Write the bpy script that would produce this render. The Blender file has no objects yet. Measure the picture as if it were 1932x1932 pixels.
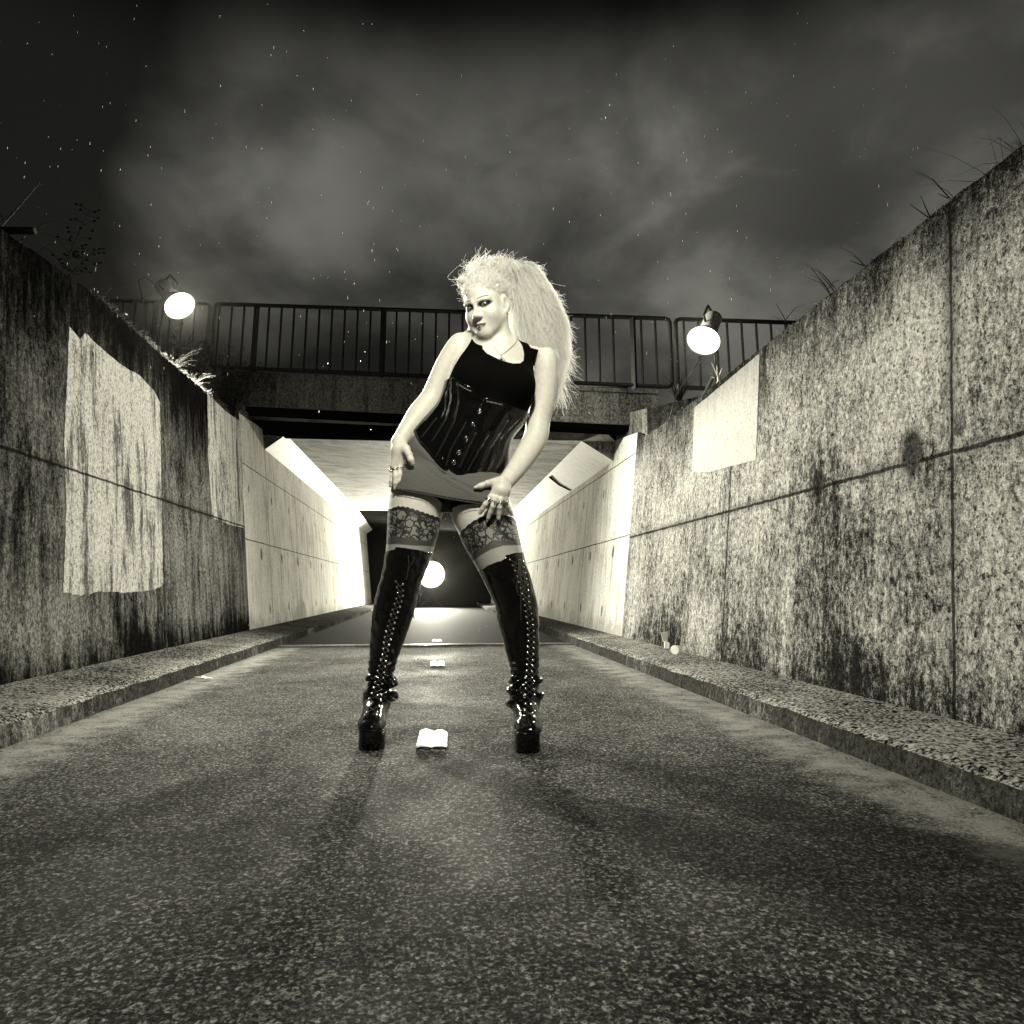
import bpy, math, random
import numpy as np
from mathutils import Vector, Matrix
rnd = random.Random(7); rng = np.random.default_rng(7)
scene = bpy.context.scene
COL = scene.collection

# ------------------------------------------------------------------ camera
FPX = 1288.0; CH = 0.577
TH = math.atan(222 / FPX); PS = math.atan(148 / FPX * math.cos(TH))
FW = np.array([math.sin(PS) * math.cos(TH), math.cos(PS) * math.cos(TH), math.sin(TH)])
RT = np.array([math.cos(PS), -math.sin(PS), 0.0]); UP = np.cross(RT, FW)
CAM = np.array([0, 0, CH])
cam = bpy.data.objects.new('camera', bpy.data.cameras.new('camera')); COL.objects.link(cam)
cam.data.sensor_width = 36; cam.data.lens = 36 * FPX / 1932
cam.data.shift_y = -(966 - 890) / 1932
cam.data.clip_end = 500; cam.data.clip_start = 0.05
m = Matrix(((RT[0], UP[0], -FW[0], 0), (RT[1], UP[1], -FW[1], 0), (RT[2], UP[2], -FW[2], CH), (0, 0, 0, 1)))
cam.matrix_world = m; scene.camera = cam

# ------------------------------------------------------------------ exposure, sampling
scene.view_settings.view_transform = 'Standard'; scene.view_settings.look = 'None'
scene.view_settings.gamma = 1; scene.view_settings.exposure = 0
scene.render.engine = 'CYCLES'
scene.cycles.use_denoising = True
scene.cycles.max_bounces = 6; scene.cycles.transparent_max_bounces = 12
scene.cycles.sample_clamp_indirect = 4
scene.cycles.volume_bounces = 0
WARM = (1.0, 0.97, 0.80)

# ------------------------------------------------------------------ node helpers
class NT:
    def __init__(s, tree): s.t = tree; s.n = tree.nodes; s.l = tree.links
    def put(s, sock, v):
        if v is None: return
        if isinstance(v, bpy.types.NodeSocket): s.l.new(v, sock)
        else:
            if hasattr(sock.default_value, '__len__') and not hasattr(v, '__len__'): v = (v,) * 3
            if hasattr(sock.default_value, '__len__') and len(sock.default_value) == 4 and len(v) == 3: v = tuple(v) + (1,)
            sock.default_value = v
    def math(s, op, a, b=None, c=None, clamp=False):
        n = s.n.new('ShaderNodeMath'); n.operation = op; n.use_clamp = clamp
        for i, v in enumerate((a, b, c)): s.put(n.inputs[i], v)
        return n.outputs[0]
    def vmath(s, op, a, b=None):
        n = s.n.new('ShaderNodeVectorMath'); n.operation = op
        s.put(n.inputs[0], a); s.put(n.inputs[1], b)
        return n.outputs['Value'] if op in ('DOT_PRODUCT', 'LENGTH', 'DISTANCE') else n.outputs[0]
    def pos(s): return s.n.new('ShaderNodeNewGeometry').outputs['Position']
    def xyz(s, v):
        n = s.n.new('ShaderNodeSeparateXYZ'); s.put(n.inputs[0], v); return n.outputs
    def comb(s, x, y, z):
        n = s.n.new('ShaderNodeCombineXYZ')
        for i, v in enumerate((x, y, z)): s.put(n.inputs[i], v)
        return n.outputs[0]
    def noise(s, vec, scale, detail=4, rough=.55, dist=0):
        n = s.n.new('ShaderNodeTexNoise'); s.put(n.inputs['Vector'], vec)
        n.inputs['Scale'].default_value = scale; n.inputs['Detail'].default_value = detail
        n.inputs['Roughness'].default_value = rough; n.inputs['Distortion'].default_value = dist
        return n.outputs[0]
    def voro(s, vec, scale, feature='F1', rand=1):
        n = s.n.new('ShaderNodeTexVoronoi'); n.feature = feature; s.put(n.inputs['Vector'], vec)
        n.inputs['Scale'].default_value = scale; n.inputs['Randomness'].default_value = rand
        return n.outputs['Distance']
    def ss(s, v, a, b, lo=0.0, hi=1.0):
        n = s.n.new('ShaderNodeMapRange'); n.interpolation_type = 'SMOOTHSTEP'; s.put(n.inputs[0], v)
        for i, q in enumerate((a, b, lo, hi)): s.put(n.inputs[i + 1], q)
        return n.outputs[0]
    def mix(s, f, a, b):
        n = s.n.new('ShaderNodeMix'); n.data_type = 'FLOAT'
        s.put(n.inputs[0], f); s.put(n.inputs[2], a); s.put(n.inputs[3], b); return n.outputs[0]
    def grey(s, v, tint=(1, .985, .93)):
        c = s.comb(s.math('MULTIPLY', v, tint[0]), s.math('MULTIPLY', v, tint[1]), s.math('MULTIPLY', v, tint[2]))
        return c
    def bump(s, h, strength=.5, dist=.01, normal=None):
        n = s.n.new('ShaderNodeBump'); s.put(n.inputs['Height'], h)
        n.inputs['Strength'].default_value = strength; n.inputs['Distance'].default_value = dist
        if normal is not None: s.put(n.inputs['Normal'], normal)
        return n.outputs[0]

def new_mat(name):
    mt = bpy.data.materials.new(name); mt.use_nodes = True
    t = NT(mt.node_tree); b = mt.node_tree.nodes['Principled BSDF']
    return mt, t, b
def simple(name, v, rough=.6, metal=0, spec=.5, grit=0, coat=0, tint=(1, .985, .93), gscale=40):
    mt, t, b = new_mat(name)
    if grit:
        nz = t.noise(t.pos(), gscale, 5, .6)
        f = t.ss(nz, .3, .7, 1 - grit, 1 + grit)
        t.put(b.inputs['Base Color'], t.grey(t.math('MULTIPLY', f, v), tint))
        t.put(b.inputs['Normal'], t.bump(nz, .3, .003))
    else: b.inputs['Base Color'].default_value = (v * tint[0], v * tint[1], v * tint[2], 1)
    b.inputs['Roughness'].default_value = rough; b.inputs['Metallic'].default_value = metal
    b.inputs['Specular IOR Level'].default_value = spec
    b.inputs['Coat Weight'].default_value = coat; b.inputs['Coat Roughness'].default_value = .05
    return mt
def emit_mat(name, s, col=(1, 1, .80)):
    mt, t, b = new_mat(name)
    b.inputs['Base Color'].default_value = (0, 0, 0, 1)
    b.inputs['Emission Color'].default_value = (*col, 1); b.inputs['Emission Strength'].default_value = s
    return mt

# ------------------------------------------------------------------ world: night clouds lit by the town
world = bpy.data.worlds.new('World'); scene.world = world; world.use_nodes = True
wt = NT(world.node_tree); bg = world.node_tree.nodes['Background']
def ray(u, v): return FW * FPX + RT * (u - 966) + UP * (890 - v)
def wdir(u, v):
    d = ray(u, v); return tuple(d / np.linalg.norm(d))
tc = wt.n.new('ShaderNodeTexCoord').outputs['Generated']
x_, y_, z_ = wt.xyz(tc)[:3]
zz = wt.math('ADD', wt.math('MAXIMUM', z_, .0), .35)
flat = wt.comb(wt.math('DIVIDE', x_, zz), wt.math('DIVIDE', y_, zz), 0.0)
c1 = wt.noise(flat, 1.9, 6, .5, .25); c2 = wt.noise(wt.vmath('ADD', flat, (3.1, 7.7, 0)), 5.0, 5, .5, .4)
cl = wt.math('ADD', wt.math('MULTIPLY', c1, .7), wt.math('MULTIPLY', c2, .3))
base = wt.ss(cl, .40, .60, .50, 1.5)
acc = None
# broad patches of thicker (darker) and thinner (brighter) cloud, placed by direction in the sky
for (u, v, size, amp) in ((1000, 300, .24, .078), (480, 430, .10, .045), (620, 330, .15, .028), (840, 480, .16, -.045), (1320, 400, .14, -.052), (1580, 400, .15, .024),
                          (1250, 520, .14, .018), (1560, 330, .20, .050), (0, 330, .48, -.030), (1100, 320, .12, .02), (1640, 520, .10, -.012)):
    d = wt.vmath('DOT_PRODUCT', tc, wdir(u, v))
    g = wt.ss(d, math.cos(size * 1.9), 1.0, 0, amp)
    acc = g if acc is None else wt.math('ADD', acc, g)
lum = wt.math('MAXIMUM', wt.math('MULTIPLY', wt.math('ADD', acc, .036), base), .010)
lum = wt.math('MULTIPLY', lum, wt.ss(z_, .57, .70, 1.12, .04))
lum = wt.math('MULTIPLY', lum, wt.ss(y_, -.2, .5, .3, 1.0))
wt.put(bg.inputs[0], wt.grey(lum, (1, .985, .87))); bg.inputs[1].default_value = 1.0

# ------------------------------------------------------------------ lights
def light(name, kind, loc, aim, energy, size=.1, angle=None, blend=.5):
    ld = bpy.data.lights.new(name, kind); o = bpy.data.objects.new(name, ld); COL.objects.link(o)
    o.location = loc; d = Vector(aim) - Vector(loc); o.rotation_euler = d.to_track_quat('-Z', 'Y').to_euler()
    ld.energy = energy; ld.color = WARM
    if kind == 'SPOT': ld.spot_size = math.radians(angle); ld.spot_blend = blend; ld.shadow_soft_size = size
    if kind == 'AREA': ld.shape = 'DISK'; ld.size = size
    return o
key = light('key_light', 'SPOT', (.12, .72, 2.82), (.12, 2.8, 1.30), 410, .13, 74, 1.0)
LAMP_L = np.array([-2.62, 6.9, 3.42]); LAMP_R = np.array([2.53, 6.0, 2.93]); LAMP_C = np.array([-.08, 22.3, 1.05])
light('left_flash_light', 'SPOT', LAMP_L + (.08, -.12, -.06), (1.2, 2.2, .6), 2600, .08, 140, .6)
light('right_flash_light', 'SPOT', LAMP_R + (-.1, -.1, -.06), (-1.3, 2.8, .9), 1050, .08, 140, .6)
light('tunnel_flash_light', 'SPOT', LAMP_C + (0, -.25, 0), (0, 0, .9), 8500, .3, 140, 1.0)

# ------------------------------------------------------------------ geometry helpers
def ony(u, v, y): d = ray(u, v); return CAM + d * (y / d[1])
def onz(u, v, z): d = ray(u, v); return CAM + d * ((z - CH) / d[2])
def onplane(u, v, p0, n):
    d = ray(u, v); n = np.array(n, float); return CAM + d * (np.dot(np.array(p0) - CAM, n) / np.dot(d, n))
def onwall(u, v, x0, b, sg):
    d = ray(u, v); t = sg * (x0 + b * CH) / (d[0] - sg * b * d[2]); return CAM + t * d
WR = (1.9, .11, 1); WL = (2.0, .11, -1)
def wr(u, v): return onwall(u, v, *WR)
def wl(u, v): return onwall(u, v, *WL)
def wx(W, z, off=0): return W[2] * (W[0] + W[1] * z - off)

def mesh_obj(name, verts, faces, mat=None, parent=None, smooth=False, mats=None, fmat=None):
    me = bpy.data.meshes.new(name)
    if isinstance(verts, np.ndarray) and isinstance(faces, np.ndarray):
        me.vertices.add(len(verts)); me.vertices.foreach_set('co', verts.astype(np.float32).ravel())
        k = faces.shape[1]; me.loops.add(faces.size); me.loops.foreach_set('vertex_index', faces.astype(np.int32).ravel())
        me.polygons.add(len(faces)); me.polygons.foreach_set('loop_start', np.arange(0, faces.size, k, dtype=np.int32))
        me.polygons.foreach_set('loop_total', np.full(len(faces), k, np.int32)); me.update(); me.validate()
    else: me.from_pydata([tuple(v) for v in verts], [], [tuple(f) for f in faces]); me.update()
    for q in (mats or ([mat] if mat else [])): me.materials.append(q)
    if fmat is not None: me.polygons.foreach_set('material_index', np.array(fmat, np.int32))
    if smooth: me.polygons.foreach_set('use_smooth', np.ones(len(me.polygons), bool))
    o = bpy.data.objects.new(name, me); COL.objects.link(o)
    if parent is not None: o.parent = parent; o.matrix_parent_inverse = Matrix.Translation(-Vector(parent.location)) if parent.type == 'EMPTY' else Matrix()
    return o
def tag(o, label=None, cat=None, group=None, kind=None):
    if label: o['label'] = label
    if cat: o['category'] = cat
    if group: o['group'] = group
    if kind: o['kind'] = kind
    return o
def empty(name, loc, label, cat, group=None):
    o = bpy.data.objects.new(name, None); COL.objects.link(o); o.location = loc; o.empty_display_size = .1
    return tag(o, label, cat, group)

class MB:
    """collects simple solids into one mesh"""
    def __init__(s): s.v = []; s.f = []; s.m = []; s.cur = 0
    def add(s, vs, fs):
        n = len(s.v); s.v += [tuple(v) for v in vs]; s.f += [tuple(i + n for i in f) for f in fs]; s.m += [s.cur] * len(fs); return s
    def box(s, c, size, R=None):
        h = np.array(size) / 2; vs = []
        for sx in (-1, 1):
            for sy in (-1, 1):
                for sz in (-1, 1):
                    p = np.array((sx, sy, sz)) * h
                    if R is not None: p = R @ p
                    vs.append(np.array(c) + p)
        return s.add(vs, [(0, 1, 3, 2), (4, 6, 7, 5), (0, 4, 5, 1), (2, 3, 7, 6), (0, 2, 6, 4), (1, 5, 7, 3)])
    def hexa(s, b, t):
        """b, t: four bottom and four top corners"""
        return s.add(list(b) + list(t), [(3, 2, 1, 0), (4, 5, 6, 7), (0, 1, 5, 4), (1, 2, 6, 5), (2, 3, 7, 6), (3, 0, 4, 7)])
    def tube(s, pts, r, n=8, cap=True):
        pts = [np.array(p, float) for p in pts]; rs = r if hasattr(r, '__len__') else [r] * len(pts)
        base = len(s.v); up = None; vs = []; fs = []
        for i, p in enumerate(pts):
            d = pts[min(i + 1, len(pts) - 1)] - pts[max(i - 1, 0)]; d = d / (np.linalg.norm(d) + 1e-9)
            if up is None:
                a = np.array((0, 0, 1.)) if abs(d[2]) < .9 else np.array((1., 0, 0)); up = np.cross(d, a)
            up = up - d * np.dot(up, d); up /= np.linalg.norm(up) + 1e-9; w = np.cross(d, up)
            for k in range(n):
                a = 2 * math.pi * k / n; vs.append(p + rs[i] * (up * math.cos(a) + w * math.sin(a)))
        for i in range(len(pts) - 1):
            for k in range(n):
                k2 = (k + 1) % n; fs.append((i * n + k, i * n + k2, (i + 1) * n + k2, (i + 1) * n + k))
        if cap: fs.append(tuple(range(n))[::-1]); fs.append(tuple((len(pts) - 1) * n + k for k in range(n)))
        return s.add(vs, fs)
    def ball(s, c, r, seg=8, rings=5, sc=(1, 1, 1), R=None):
        vs = []; fs = []
        for i in range(rings + 1):
            t = math.pi * i / rings
            for k in range(seg):
                a = 2 * math.pi * k / seg
                p = np.array((math.sin(t) * math.cos(a) * sc[0], math.sin(t) * math.sin(a) * sc[1], math.cos(t) * sc[2])) * r
                if R is not None: p = R @ p
                vs.append(np.array(c) + p)
        for i in range(rings):
            for k in range(seg):
                k2 = (k + 1) % seg; fs.append((i * seg + k, (i + 1) * seg + k, (i + 1) * seg + k2, i * seg + k2))
        return s.add(vs, fs)
    def build(s, name, mat=None, parent=None, smooth=False, mats=None):
        return mesh_obj(name, s.v, s.f, mat, parent, smooth, mats, s.m if mats else None)
def frame_to(d, upv=(0, 0, 1)):
    """rotation whose +Z is d"""
    d = np.array(d, float); d /= np.linalg.norm(d); x = np.cross(np.array(upv, float), d)
    if np.linalg.norm(x) < 1e-4: x = np.array((1., 0, 0))
    x /= np.linalg.norm(x); y = np.cross(d, x); return np.array((x, y, d)).T
# ================================================================== materials of the setting
def wall_mat(name, W, lo=.03, hi=.42, seam_z=None, seams_y=(), pit=1.0, streak=1.0, top=2.5, topband=.5, contrast=(.36, .62), mott=1.0, macw=.36, footw=.09, off=0.0, holes=None):
    mt, t, b = new_mat(name); p = t.pos(); x, y, z = t.xyz(p)[:3]
    q = t.vmath('ADD', p, (off, off * 2, 0))
    macro = t.noise(q, .95, 7, .62, .3)
    strk = t.noise(t.vmath('MULTIPLY', q, (7, 7, .55)), 1.6, 7, .68, .15)
    fine = t.noise(t.vmath('MULTIPLY', q, (1, 1, .55)), 34, 6, .75)
    grit = t.noise(q, 150, 3, .7)
    v = t.math('ADD', t.math('MULTIPLY', macro, macw), t.math('MULTIPLY', strk, .30 * streak + .02))
    v = t.math('ADD', v, t.math('MULTIPLY', fine, .30)); v = t.math('ADD', v, t.math('MULTIPLY', grit, .22))
    tot = (macw + .30 * streak + .02 + .30 + .22) * .5
    v = t.math('DIVIDE', v, tot * 2)
    # mould running down from the top edge and damp foot
    if topband:
        d = t.math('SUBTRACT', top, z)
        run = t.ss(t.math('SUBTRACT', t.math('SUBTRACT', d, t.math('MULTIPLY', t.ss(strk, .36, .70), topband * 1.3)), t.math('MULTIPLY', t.math('SUBTRACT', fine, .5), .5)), -.40, .38, 1, 0)
        v = t.math('SUBTRACT', v, t.math('MULTIPLY', run, .06))
    else: run = 0.0
    foot = t.ss(t.math('ADD', z, t.math('MULTIPLY', t.math('SUBTRACT', macro, .5), .5)), .08, .42, footw, 0)
    v = t.math('SUBTRACT', v, foot)
    # pits
    pm = t.ss(t.noise(q, 1.1, 4, .6), .44, .66)
    vv = t.vmath('MULTIPLY', t.vmath('ADD', q, t.comb(t.math('MULTIPLY', fine, .02), t.math('MULTIPLY', grit, .03), 0.0)), (1, 1, .62))
    pd = t.voro(vv, 26); pr = t.noise(q, 17, 2, .5)
    pitv = t.ss(pd, t.math('MULTIPLY', pr, .34), t.math('MULTIPLY', pr, .50), 1, 0)
    pitv = t.math('MULTIPLY', pitv, t.math('MULTIPLY', pm, t.ss(pr, .50, .57)))
    pd2 = t.voro(vv, 62); pr2 = t.noise(q, 40, 2, .5)
    pit2 = t.math('MULTIPLY', t.ss(pd2, t.math('MULTIPLY', pr2, .40), t.math('MULTIPLY', pr2, .62), 1, 0), t.ss(pr2, .49, .58))
    pits = t.math('MAXIMUM', pitv, t.math('MULTIPLY', pit2, .8))
    pits = t.math('MULTIPLY', pits, pit)
    # formwork joints
    jn = None
    wob = t.math('MULTIPLY', t.math('SUBTRACT', t.noise(q, 9, 4, .6), .5), .05)
    wob2 = t.math('MULTIPLY', t.math('SUBTRACT', t.noise(q, 2.2, 4, .6), .5), .10)
    def line(c, at, w, halo):
        d = t.math('ABSOLUTE', t.math('ADD', t.math('SUBTRACT', c, at), t.math('MULTIPLY', wob, .4)))
        a = t.ss(d, w * .4, w, .9, 0)
        d2 = t.math('ABSOLUTE', t.math('ADD', t.math('SUBTRACT', c, at), wob))
        h_ = t.math('MULTIPLY', t.ss(d2, 0, halo, .55, 0), t.ss(macro, .38, .6))
        return t.math('MAXIMUM', a, h_)
    if seam_z:
        for sz, w, h_ in seam_z:
            l = line(z, sz, w, h_); jn = l if jn is None else t.math('MAXIMUM', jn, l)
    for sy, w, h_ in seams_y:
        l = line(y, sy, w, h_); jn = l if jn is None else t.math('MAXIMUM', jn, l)
    if holes:
        for (hy, hz, hr, dk) in holes:
            dy = t.math('SUBTRACT', y, hy); dz = t.math('MULTIPLY', t.math('SUBTRACT', z, hz), .62)
            dd = t.math('SQRT', t.math('ADD', t.math('MULTIPLY', dy, dy), t.math('MULTIPLY', dz, dz)))
            dd = t.math('ADD', dd, wob)
            l = t.ss(dd, hr * .45, hr, dk, 0); jn = l if jn is None else t.math('MAXIMUM', jn, l)
    # layered: broad tone, then finer and finer mottling multiplied on
    f = t.ss(v, contrast[0], contrast[1]); col = t.mix(f, lo, hi)
    fa = t.noise(t.vmath('MULTIPLY', q, (1, 1, .7)), 62, 5, .8); fb = t.noise(q, 210, 2, .6)
    col = t.math('MULTIPLY', col, t.ss(fa, .37, .60, 1 - .70 * mott, 1 + .25 * mott)); col = t.math('MULTIPLY', col, t.ss(fb, .35, .62, 1 - .4 * mott, 1 + .2 * mott))
    col = t.math('MULTIPLY', col, t.math('SUBTRACT', 1.0, t.math('MULTIPLY', run, .86))) if topband else col
    col = t.mix(t.math('MULTIPLY', pits, .92), col, .008)
    if jn is not None: col = t.mix(jn, col, .008)
    t.put(b.inputs['Base Color'], t.grey(col))
    b.inputs['Roughness'].default_value = .9; b.inputs['Specular IOR Level'].default_value = .0
    hgt = t.math('ADD', t.math('MULTIPLY', fine, .5), t.math('MULTIPLY', grit, .3))
    hgt = t.math('SUBTRACT', hgt, t.math('MULTIPLY', pits, 1.2))
    if jn is not None: hgt = t.math('SUBTRACT', hgt, t.math('MULTIPLY', jn, .6))
    t.put(b.inputs['Normal'], t.bump(hgt, .8, .010))
    return mt

ySR = [float(wr(1797, 860)[1]), float(wr(1375, 965)[1]), float(wr(1215, 910)[1])]
holes_R = [(*wr(1720, 855)[1:], .10, .85), (*wr(1545, 915)[1:], .075, .8), (*wr(1413, 950)[1:], .05, .7), (*wr(1810, 800)[1:], .05, .5)]
M_WALL_R = wall_mat('stained_concrete_right', WR, .018, .56, [(1.11, .014, .06)], [(ySR[0], .012, .09), (ySR[1], .012, .05)], pit=1.0, streak=.45, top=2.17, topband=.30, contrast=(.415, .57), mott=.8, macw=.24, footw=.05, off=3.3, holes=holes_R)
szL = float(wl(230, 918)[2])
M_WALL_L = wall_mat('stained_concrete_left', WL, .008, .26, [(szL, .014, .05)], [(float(wl(303, 900)[1]), .01, .05)], pit=.75, streak=1.3, top=2.42, topband=.7, contrast=(.425, .60), off=11.0)
M_PATCH_L = wall_mat('whitewash_patch_left', WL, .10, .55, [(szL, .010, .02)], pit=.7, streak=2.6, topband=0, contrast=(.43, .52), off=21.0, top=9, mott=.6)
M_PATCH_R = wall_mat('whitewash_patch_right', WR, .40, .56, pit=.35, streak=.8, topband=.12, top=2.15, contrast=(.36, .52), off=31.0, mott=.2)
holes_T = []
M_TUN = wall_mat('painted_tunnel_concrete', WR, .42, .85, [(1.14, .008, .012), (2.02, .008, .012)], [(9.2 + 1.9 * i, .008, .02) for i in range(7)], pit=.35, streak=1.6, topband=0, contrast=(.40, .54), off=41.0, mott=.3,
                 holes=[(7.9 + 1.15 * i, .34, .05, .75) for i in range(11)] + [(7.6 + 1.15 * i, 1.0, .06, .8) for i in range(6)] + [(8.3 + 1.15 * i, 1.75, .045, .7) for i in range(6)])
M_CONC = wall_mat('dark_weathered_concrete', WR, .006, .30, pit=.6, streak=.8, topband=0, contrast=(.40, .58), off=51.0)
M_DARK = simple('near_black_concrete', .002, 1, spec=0, grit=.4, gscale=8)  # near-black base; the far cutting's lack of light is put into this colour

def ceil_mat():
    mt, t, b = new_mat('board_marked_soffit'); p = t.pos(); x, y, z = t.xyz(p)[:3]
    n = t.noise(t.vmath('MULTIPLY', p, (1, 2.4, 1)), 2.4, 8, .75, .4); fine = t.noise(t.vmath('MULTIPLY', p, (.4, 1, 1)), 60, 5, .7)
    v = t.math('ADD', t.math('MULTIPLY', n, .7), t.math('MULTIPLY', fine, .3))
    ys = t.math('ADD', y, t.math('MULTIPLY', x, .283))
    fr = t.math('ABSOLUTE', t.math('SUBTRACT', t.math('FRACT', t.math('DIVIDE', ys, 1.15)), .5))
    ln = t.ss(fr, .0, .012, .8, 0)
    col = t.mix(t.ss(v, .38, .60), .12, .55); col = t.mix(ln, col, .03)
    t.put(b.inputs['Base Color'], t.grey(col)); b.inputs['Roughness'].default_value = .75
    t.put(b.inputs['Normal'], t.bump(v, .5, .01)); return mt
M_CEIL = ceil_mat()
def haunch_mat():
    mt, t, b = new_mat('white_painted_haunch'); p = t.pos(); x, y, z = t.xyz(p)[:3]
    n = t.noise(t.vmath('MULTIPLY', p, (1, 6, 1)), 9, 6, .7); sp = t.noise(p, 55, 3, .6)
    col = t.mix(t.ss(n, .36, .50), .45, .75)
    col = t.mix(t.ss(sp, .30, .36, .8, 0), col, .08)
    t.put(b.inputs['Base Color'], t.grey(col)); b.inputs['Roughness'].default_value = .6
    t.put(b.inputs['Normal'], t.bump(n, .3, .006)); return mt
M_HAUNCH = haunch_mat()

def road_mat():
    mt, t, b = new_mat('worn_wet_asphalt'); p = t.pos(); x, y, z = t.xyz(p)[:3]
    mac = t.noise(t.vmath('MULTIPLY', p, (1, .7, 1)), 1.1, 6, .62, .3); mid = t.noise(t.vmath('MULTIPLY', p, (1, 1.3, 1)), 7, 6, .7)
    g = t.noise(t.vmath('MULTIPLY', p, (1, .8, 1)), 110, 5, .85); g2 = t.voro(p, 190)
    v = t.math('ADD', t.math('MULTIPLY', mac, .22), t.math('MULTIPLY', mid, .20)); v = t.math('ADD', v, t.math('MULTIPLY', g, .42))
    v = t.math('ADD', v, t.math('MULTIPLY', g2, .16))
    col = t.mix(t.ss(v, .41, .60), .003, .050); col = t.math('MULTIPLY', col, t.ss(g, .38, .60, .12, 1.9))
    vc = t.n.new("ShaderNodeTexVoronoi"); t.put(vc.inputs["Vector"], p); vc.inputs["Scale"].default_value = 135; cr = t.xyz(vc.outputs["Color"])[0]
    col = t.math("MULTIPLY", col, t.math("ADD", .18, t.math("MULTIPLY", t.math("POWER", cr, 2.2), 3.2)))
    # pale sand washed against both kerbs
    edge = t.math('MAXIMUM', t.math('SUBTRACT', x, 1.46), t.math('SUBTRACT', -1.56, x))
    edge = t.math('ADD', edge, t.math('MULTIPLY', t.math('SUBTRACT', mid, .5), .35))
    sand = t.ss(edge, -.34, -.06)
    sand = t.math('MULTIPLY', sand, t.ss(t.math('ADD', t.math('MULTIPLY', g, .6), t.math('MULTIPLY', mid, .4)), .36, .56))
    col = t.mix(t.math('MULTIPLY', sand, .85), col, .24)
    t.put(b.inputs['Base Color'], t.grey(col))
    wet = t.ss(mac, .40, .62)
    t.put(b.inputs['Roughness'], t.mix(wet, .85, .62)); b.inputs['Specular IOR Level'].default_value = .02
    hh = t.math('ADD', t.math('MULTIPLY', g, .7), t.math('MULTIPLY', g2, .3))
    t.put(b.inputs['Normal'], t.bump(hh, .6, .004)); return mt
M_ROAD = road_mat()
def tunnel_road_mat():
    mt, t, b = new_mat('brushed_tunnel_slab'); p = t.pos(); x, y, z = t.xyz(p)[:3]
    ln = t.noise(t.vmath('MULTIPLY', p, (.6, 30, 1)), 1.5, 5, .7); g = t.noise(p, 60, 4, .7)
    v = t.math('ADD', t.math('MULTIPLY', ln, .6), t.math('MULTIPLY', g, .4))
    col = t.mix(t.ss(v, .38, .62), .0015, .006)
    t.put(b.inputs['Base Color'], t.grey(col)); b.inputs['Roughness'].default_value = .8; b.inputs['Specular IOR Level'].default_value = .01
    t.put(b.inputs['Normal'], t.bump(v, .6, .006)); return mt
M_TROAD = tunnel_road_mat()
def ledge_mat(lo=.005, hi=.46, nm='pebbly_concrete_ledge'):
    mt, t, b = new_mat(nm); p = t.pos(); x, y, z = t.xyz(p)[:3]
    pe = t.voro(t.vmath('ADD', p, t.comb(t.math('MULTIPLY', t.noise(p, 40, 3, .6), .02), 0.0, 0.0)), 75); g = t.noise(p, 85, 4, .75); m_ = t.noise(p, 2.5, 5, .6); g3 = t.noise(t.vmath('MULTIPLY', p, (1, 1.6, 1)), 30, 6, .8)
    v = t.math('ADD', t.math('MULTIPLY', t.math('SUBTRACT', .75, pe), .13), t.math('MULTIPLY', g, .45)); v = t.math('ADD', v, t.math('MULTIPLY', m_, .16)); v = t.math('ADD', v, t.math('MULTIPLY', g3, .36))
    col = t.mix(t.ss(v, .46, .59), lo, hi)
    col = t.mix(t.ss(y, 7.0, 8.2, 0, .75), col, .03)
    t.put(b.inputs['Base Color'], t.grey(col)); b.inputs['Roughness'].default_value = .9; b.inputs['Specular IOR Level'].default_value = .0
    t.put(b.inputs['Normal'], t.bump(v, 1.0, .014)); return mt
M_LEDGE = ledge_mat(); M_KERB = wall_mat('kerb_face_concrete', WR, .05, .42, pit=.3, streak=.7, topband=0, contrast=(.40, .58), off=61.0, mott=.9)
M_GROUND = simple('dark_soil_turf', .006, 1, spec=0, grit=.6, gscale=6)
M_LEAF = simple('dark_leaves', .010, .9, spec=.05, grit=.4, gscale=20)
M_GRASS = simple('dry_grass', .16, .7, spec=.2, grit=.4, gscale=20)
M_METAL = simple('worn_rail_paint', .018, .55, spec=.5, grit=.75, gscale=45)
M_BLACK = simple('black_plastic', .012, .4)
M_GREYP = simple('grey_flash_housing', .60, .4)
M_PAPER = simple('wet_white_paper', .78, .7, grit=.12, gscale=30)
M_LAMP = emit_mat('flash_tube_light', 14)
M_STEEL = simple('bare_steel', .5, .35, metal=1, grit=.3)

# ================================================================== road, ledges, ground
def grid_obj(name, fn, nu, nv, mat, parent=None, smooth=True):
    u, v = np.meshgrid(np.linspace(0, 1, nu), np.linspace(0, 1, nv), indexing='ij')
    P = fn(u.ravel(), v.ravel()); idx = np.arange(nu * nv).reshape(nu, nv)
    F = np.stack([idx[:-1, :-1], idx[1:, :-1], idx[1:, 1:], idx[:-1, 1:]], -1).reshape(-1, 4)
    return mesh_obj(name, P, F, mat, parent, smooth)
def wob(a, s=1.0, seed=0):
    return (np.sin(a * 3.1 * s + seed) + .6 * np.sin(a * 7.7 * s + 1.3 + seed) + .4 * np.sin(a * 17.3 * s + 2.1 * seed)) / 2
YD = 7.30   # drain across the road
tag(mesh_obj('road', [(-1.75, -4, 0), (1.75, -4, 0), (1.75, YD, 0), (-1.75, YD, 0)], [(0, 1, 2, 3)], M_ROAD), 'worn dark asphalt path leading into the underpass', kind='structure')
tag(mesh_obj('tunnel_road', [(-1.75, YD + .1, .0), (1.75, YD + .1, .0), (1.75, 23.5, .03), (-1.75, 23.5, .03), (1.75, 40, -.8), (-1.75, 40, -.8)], [(0, 1, 2, 3), (3, 2, 4, 5)], M_TROAD), 'dark brushed slab inside the underpass', kind='structure')
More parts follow.
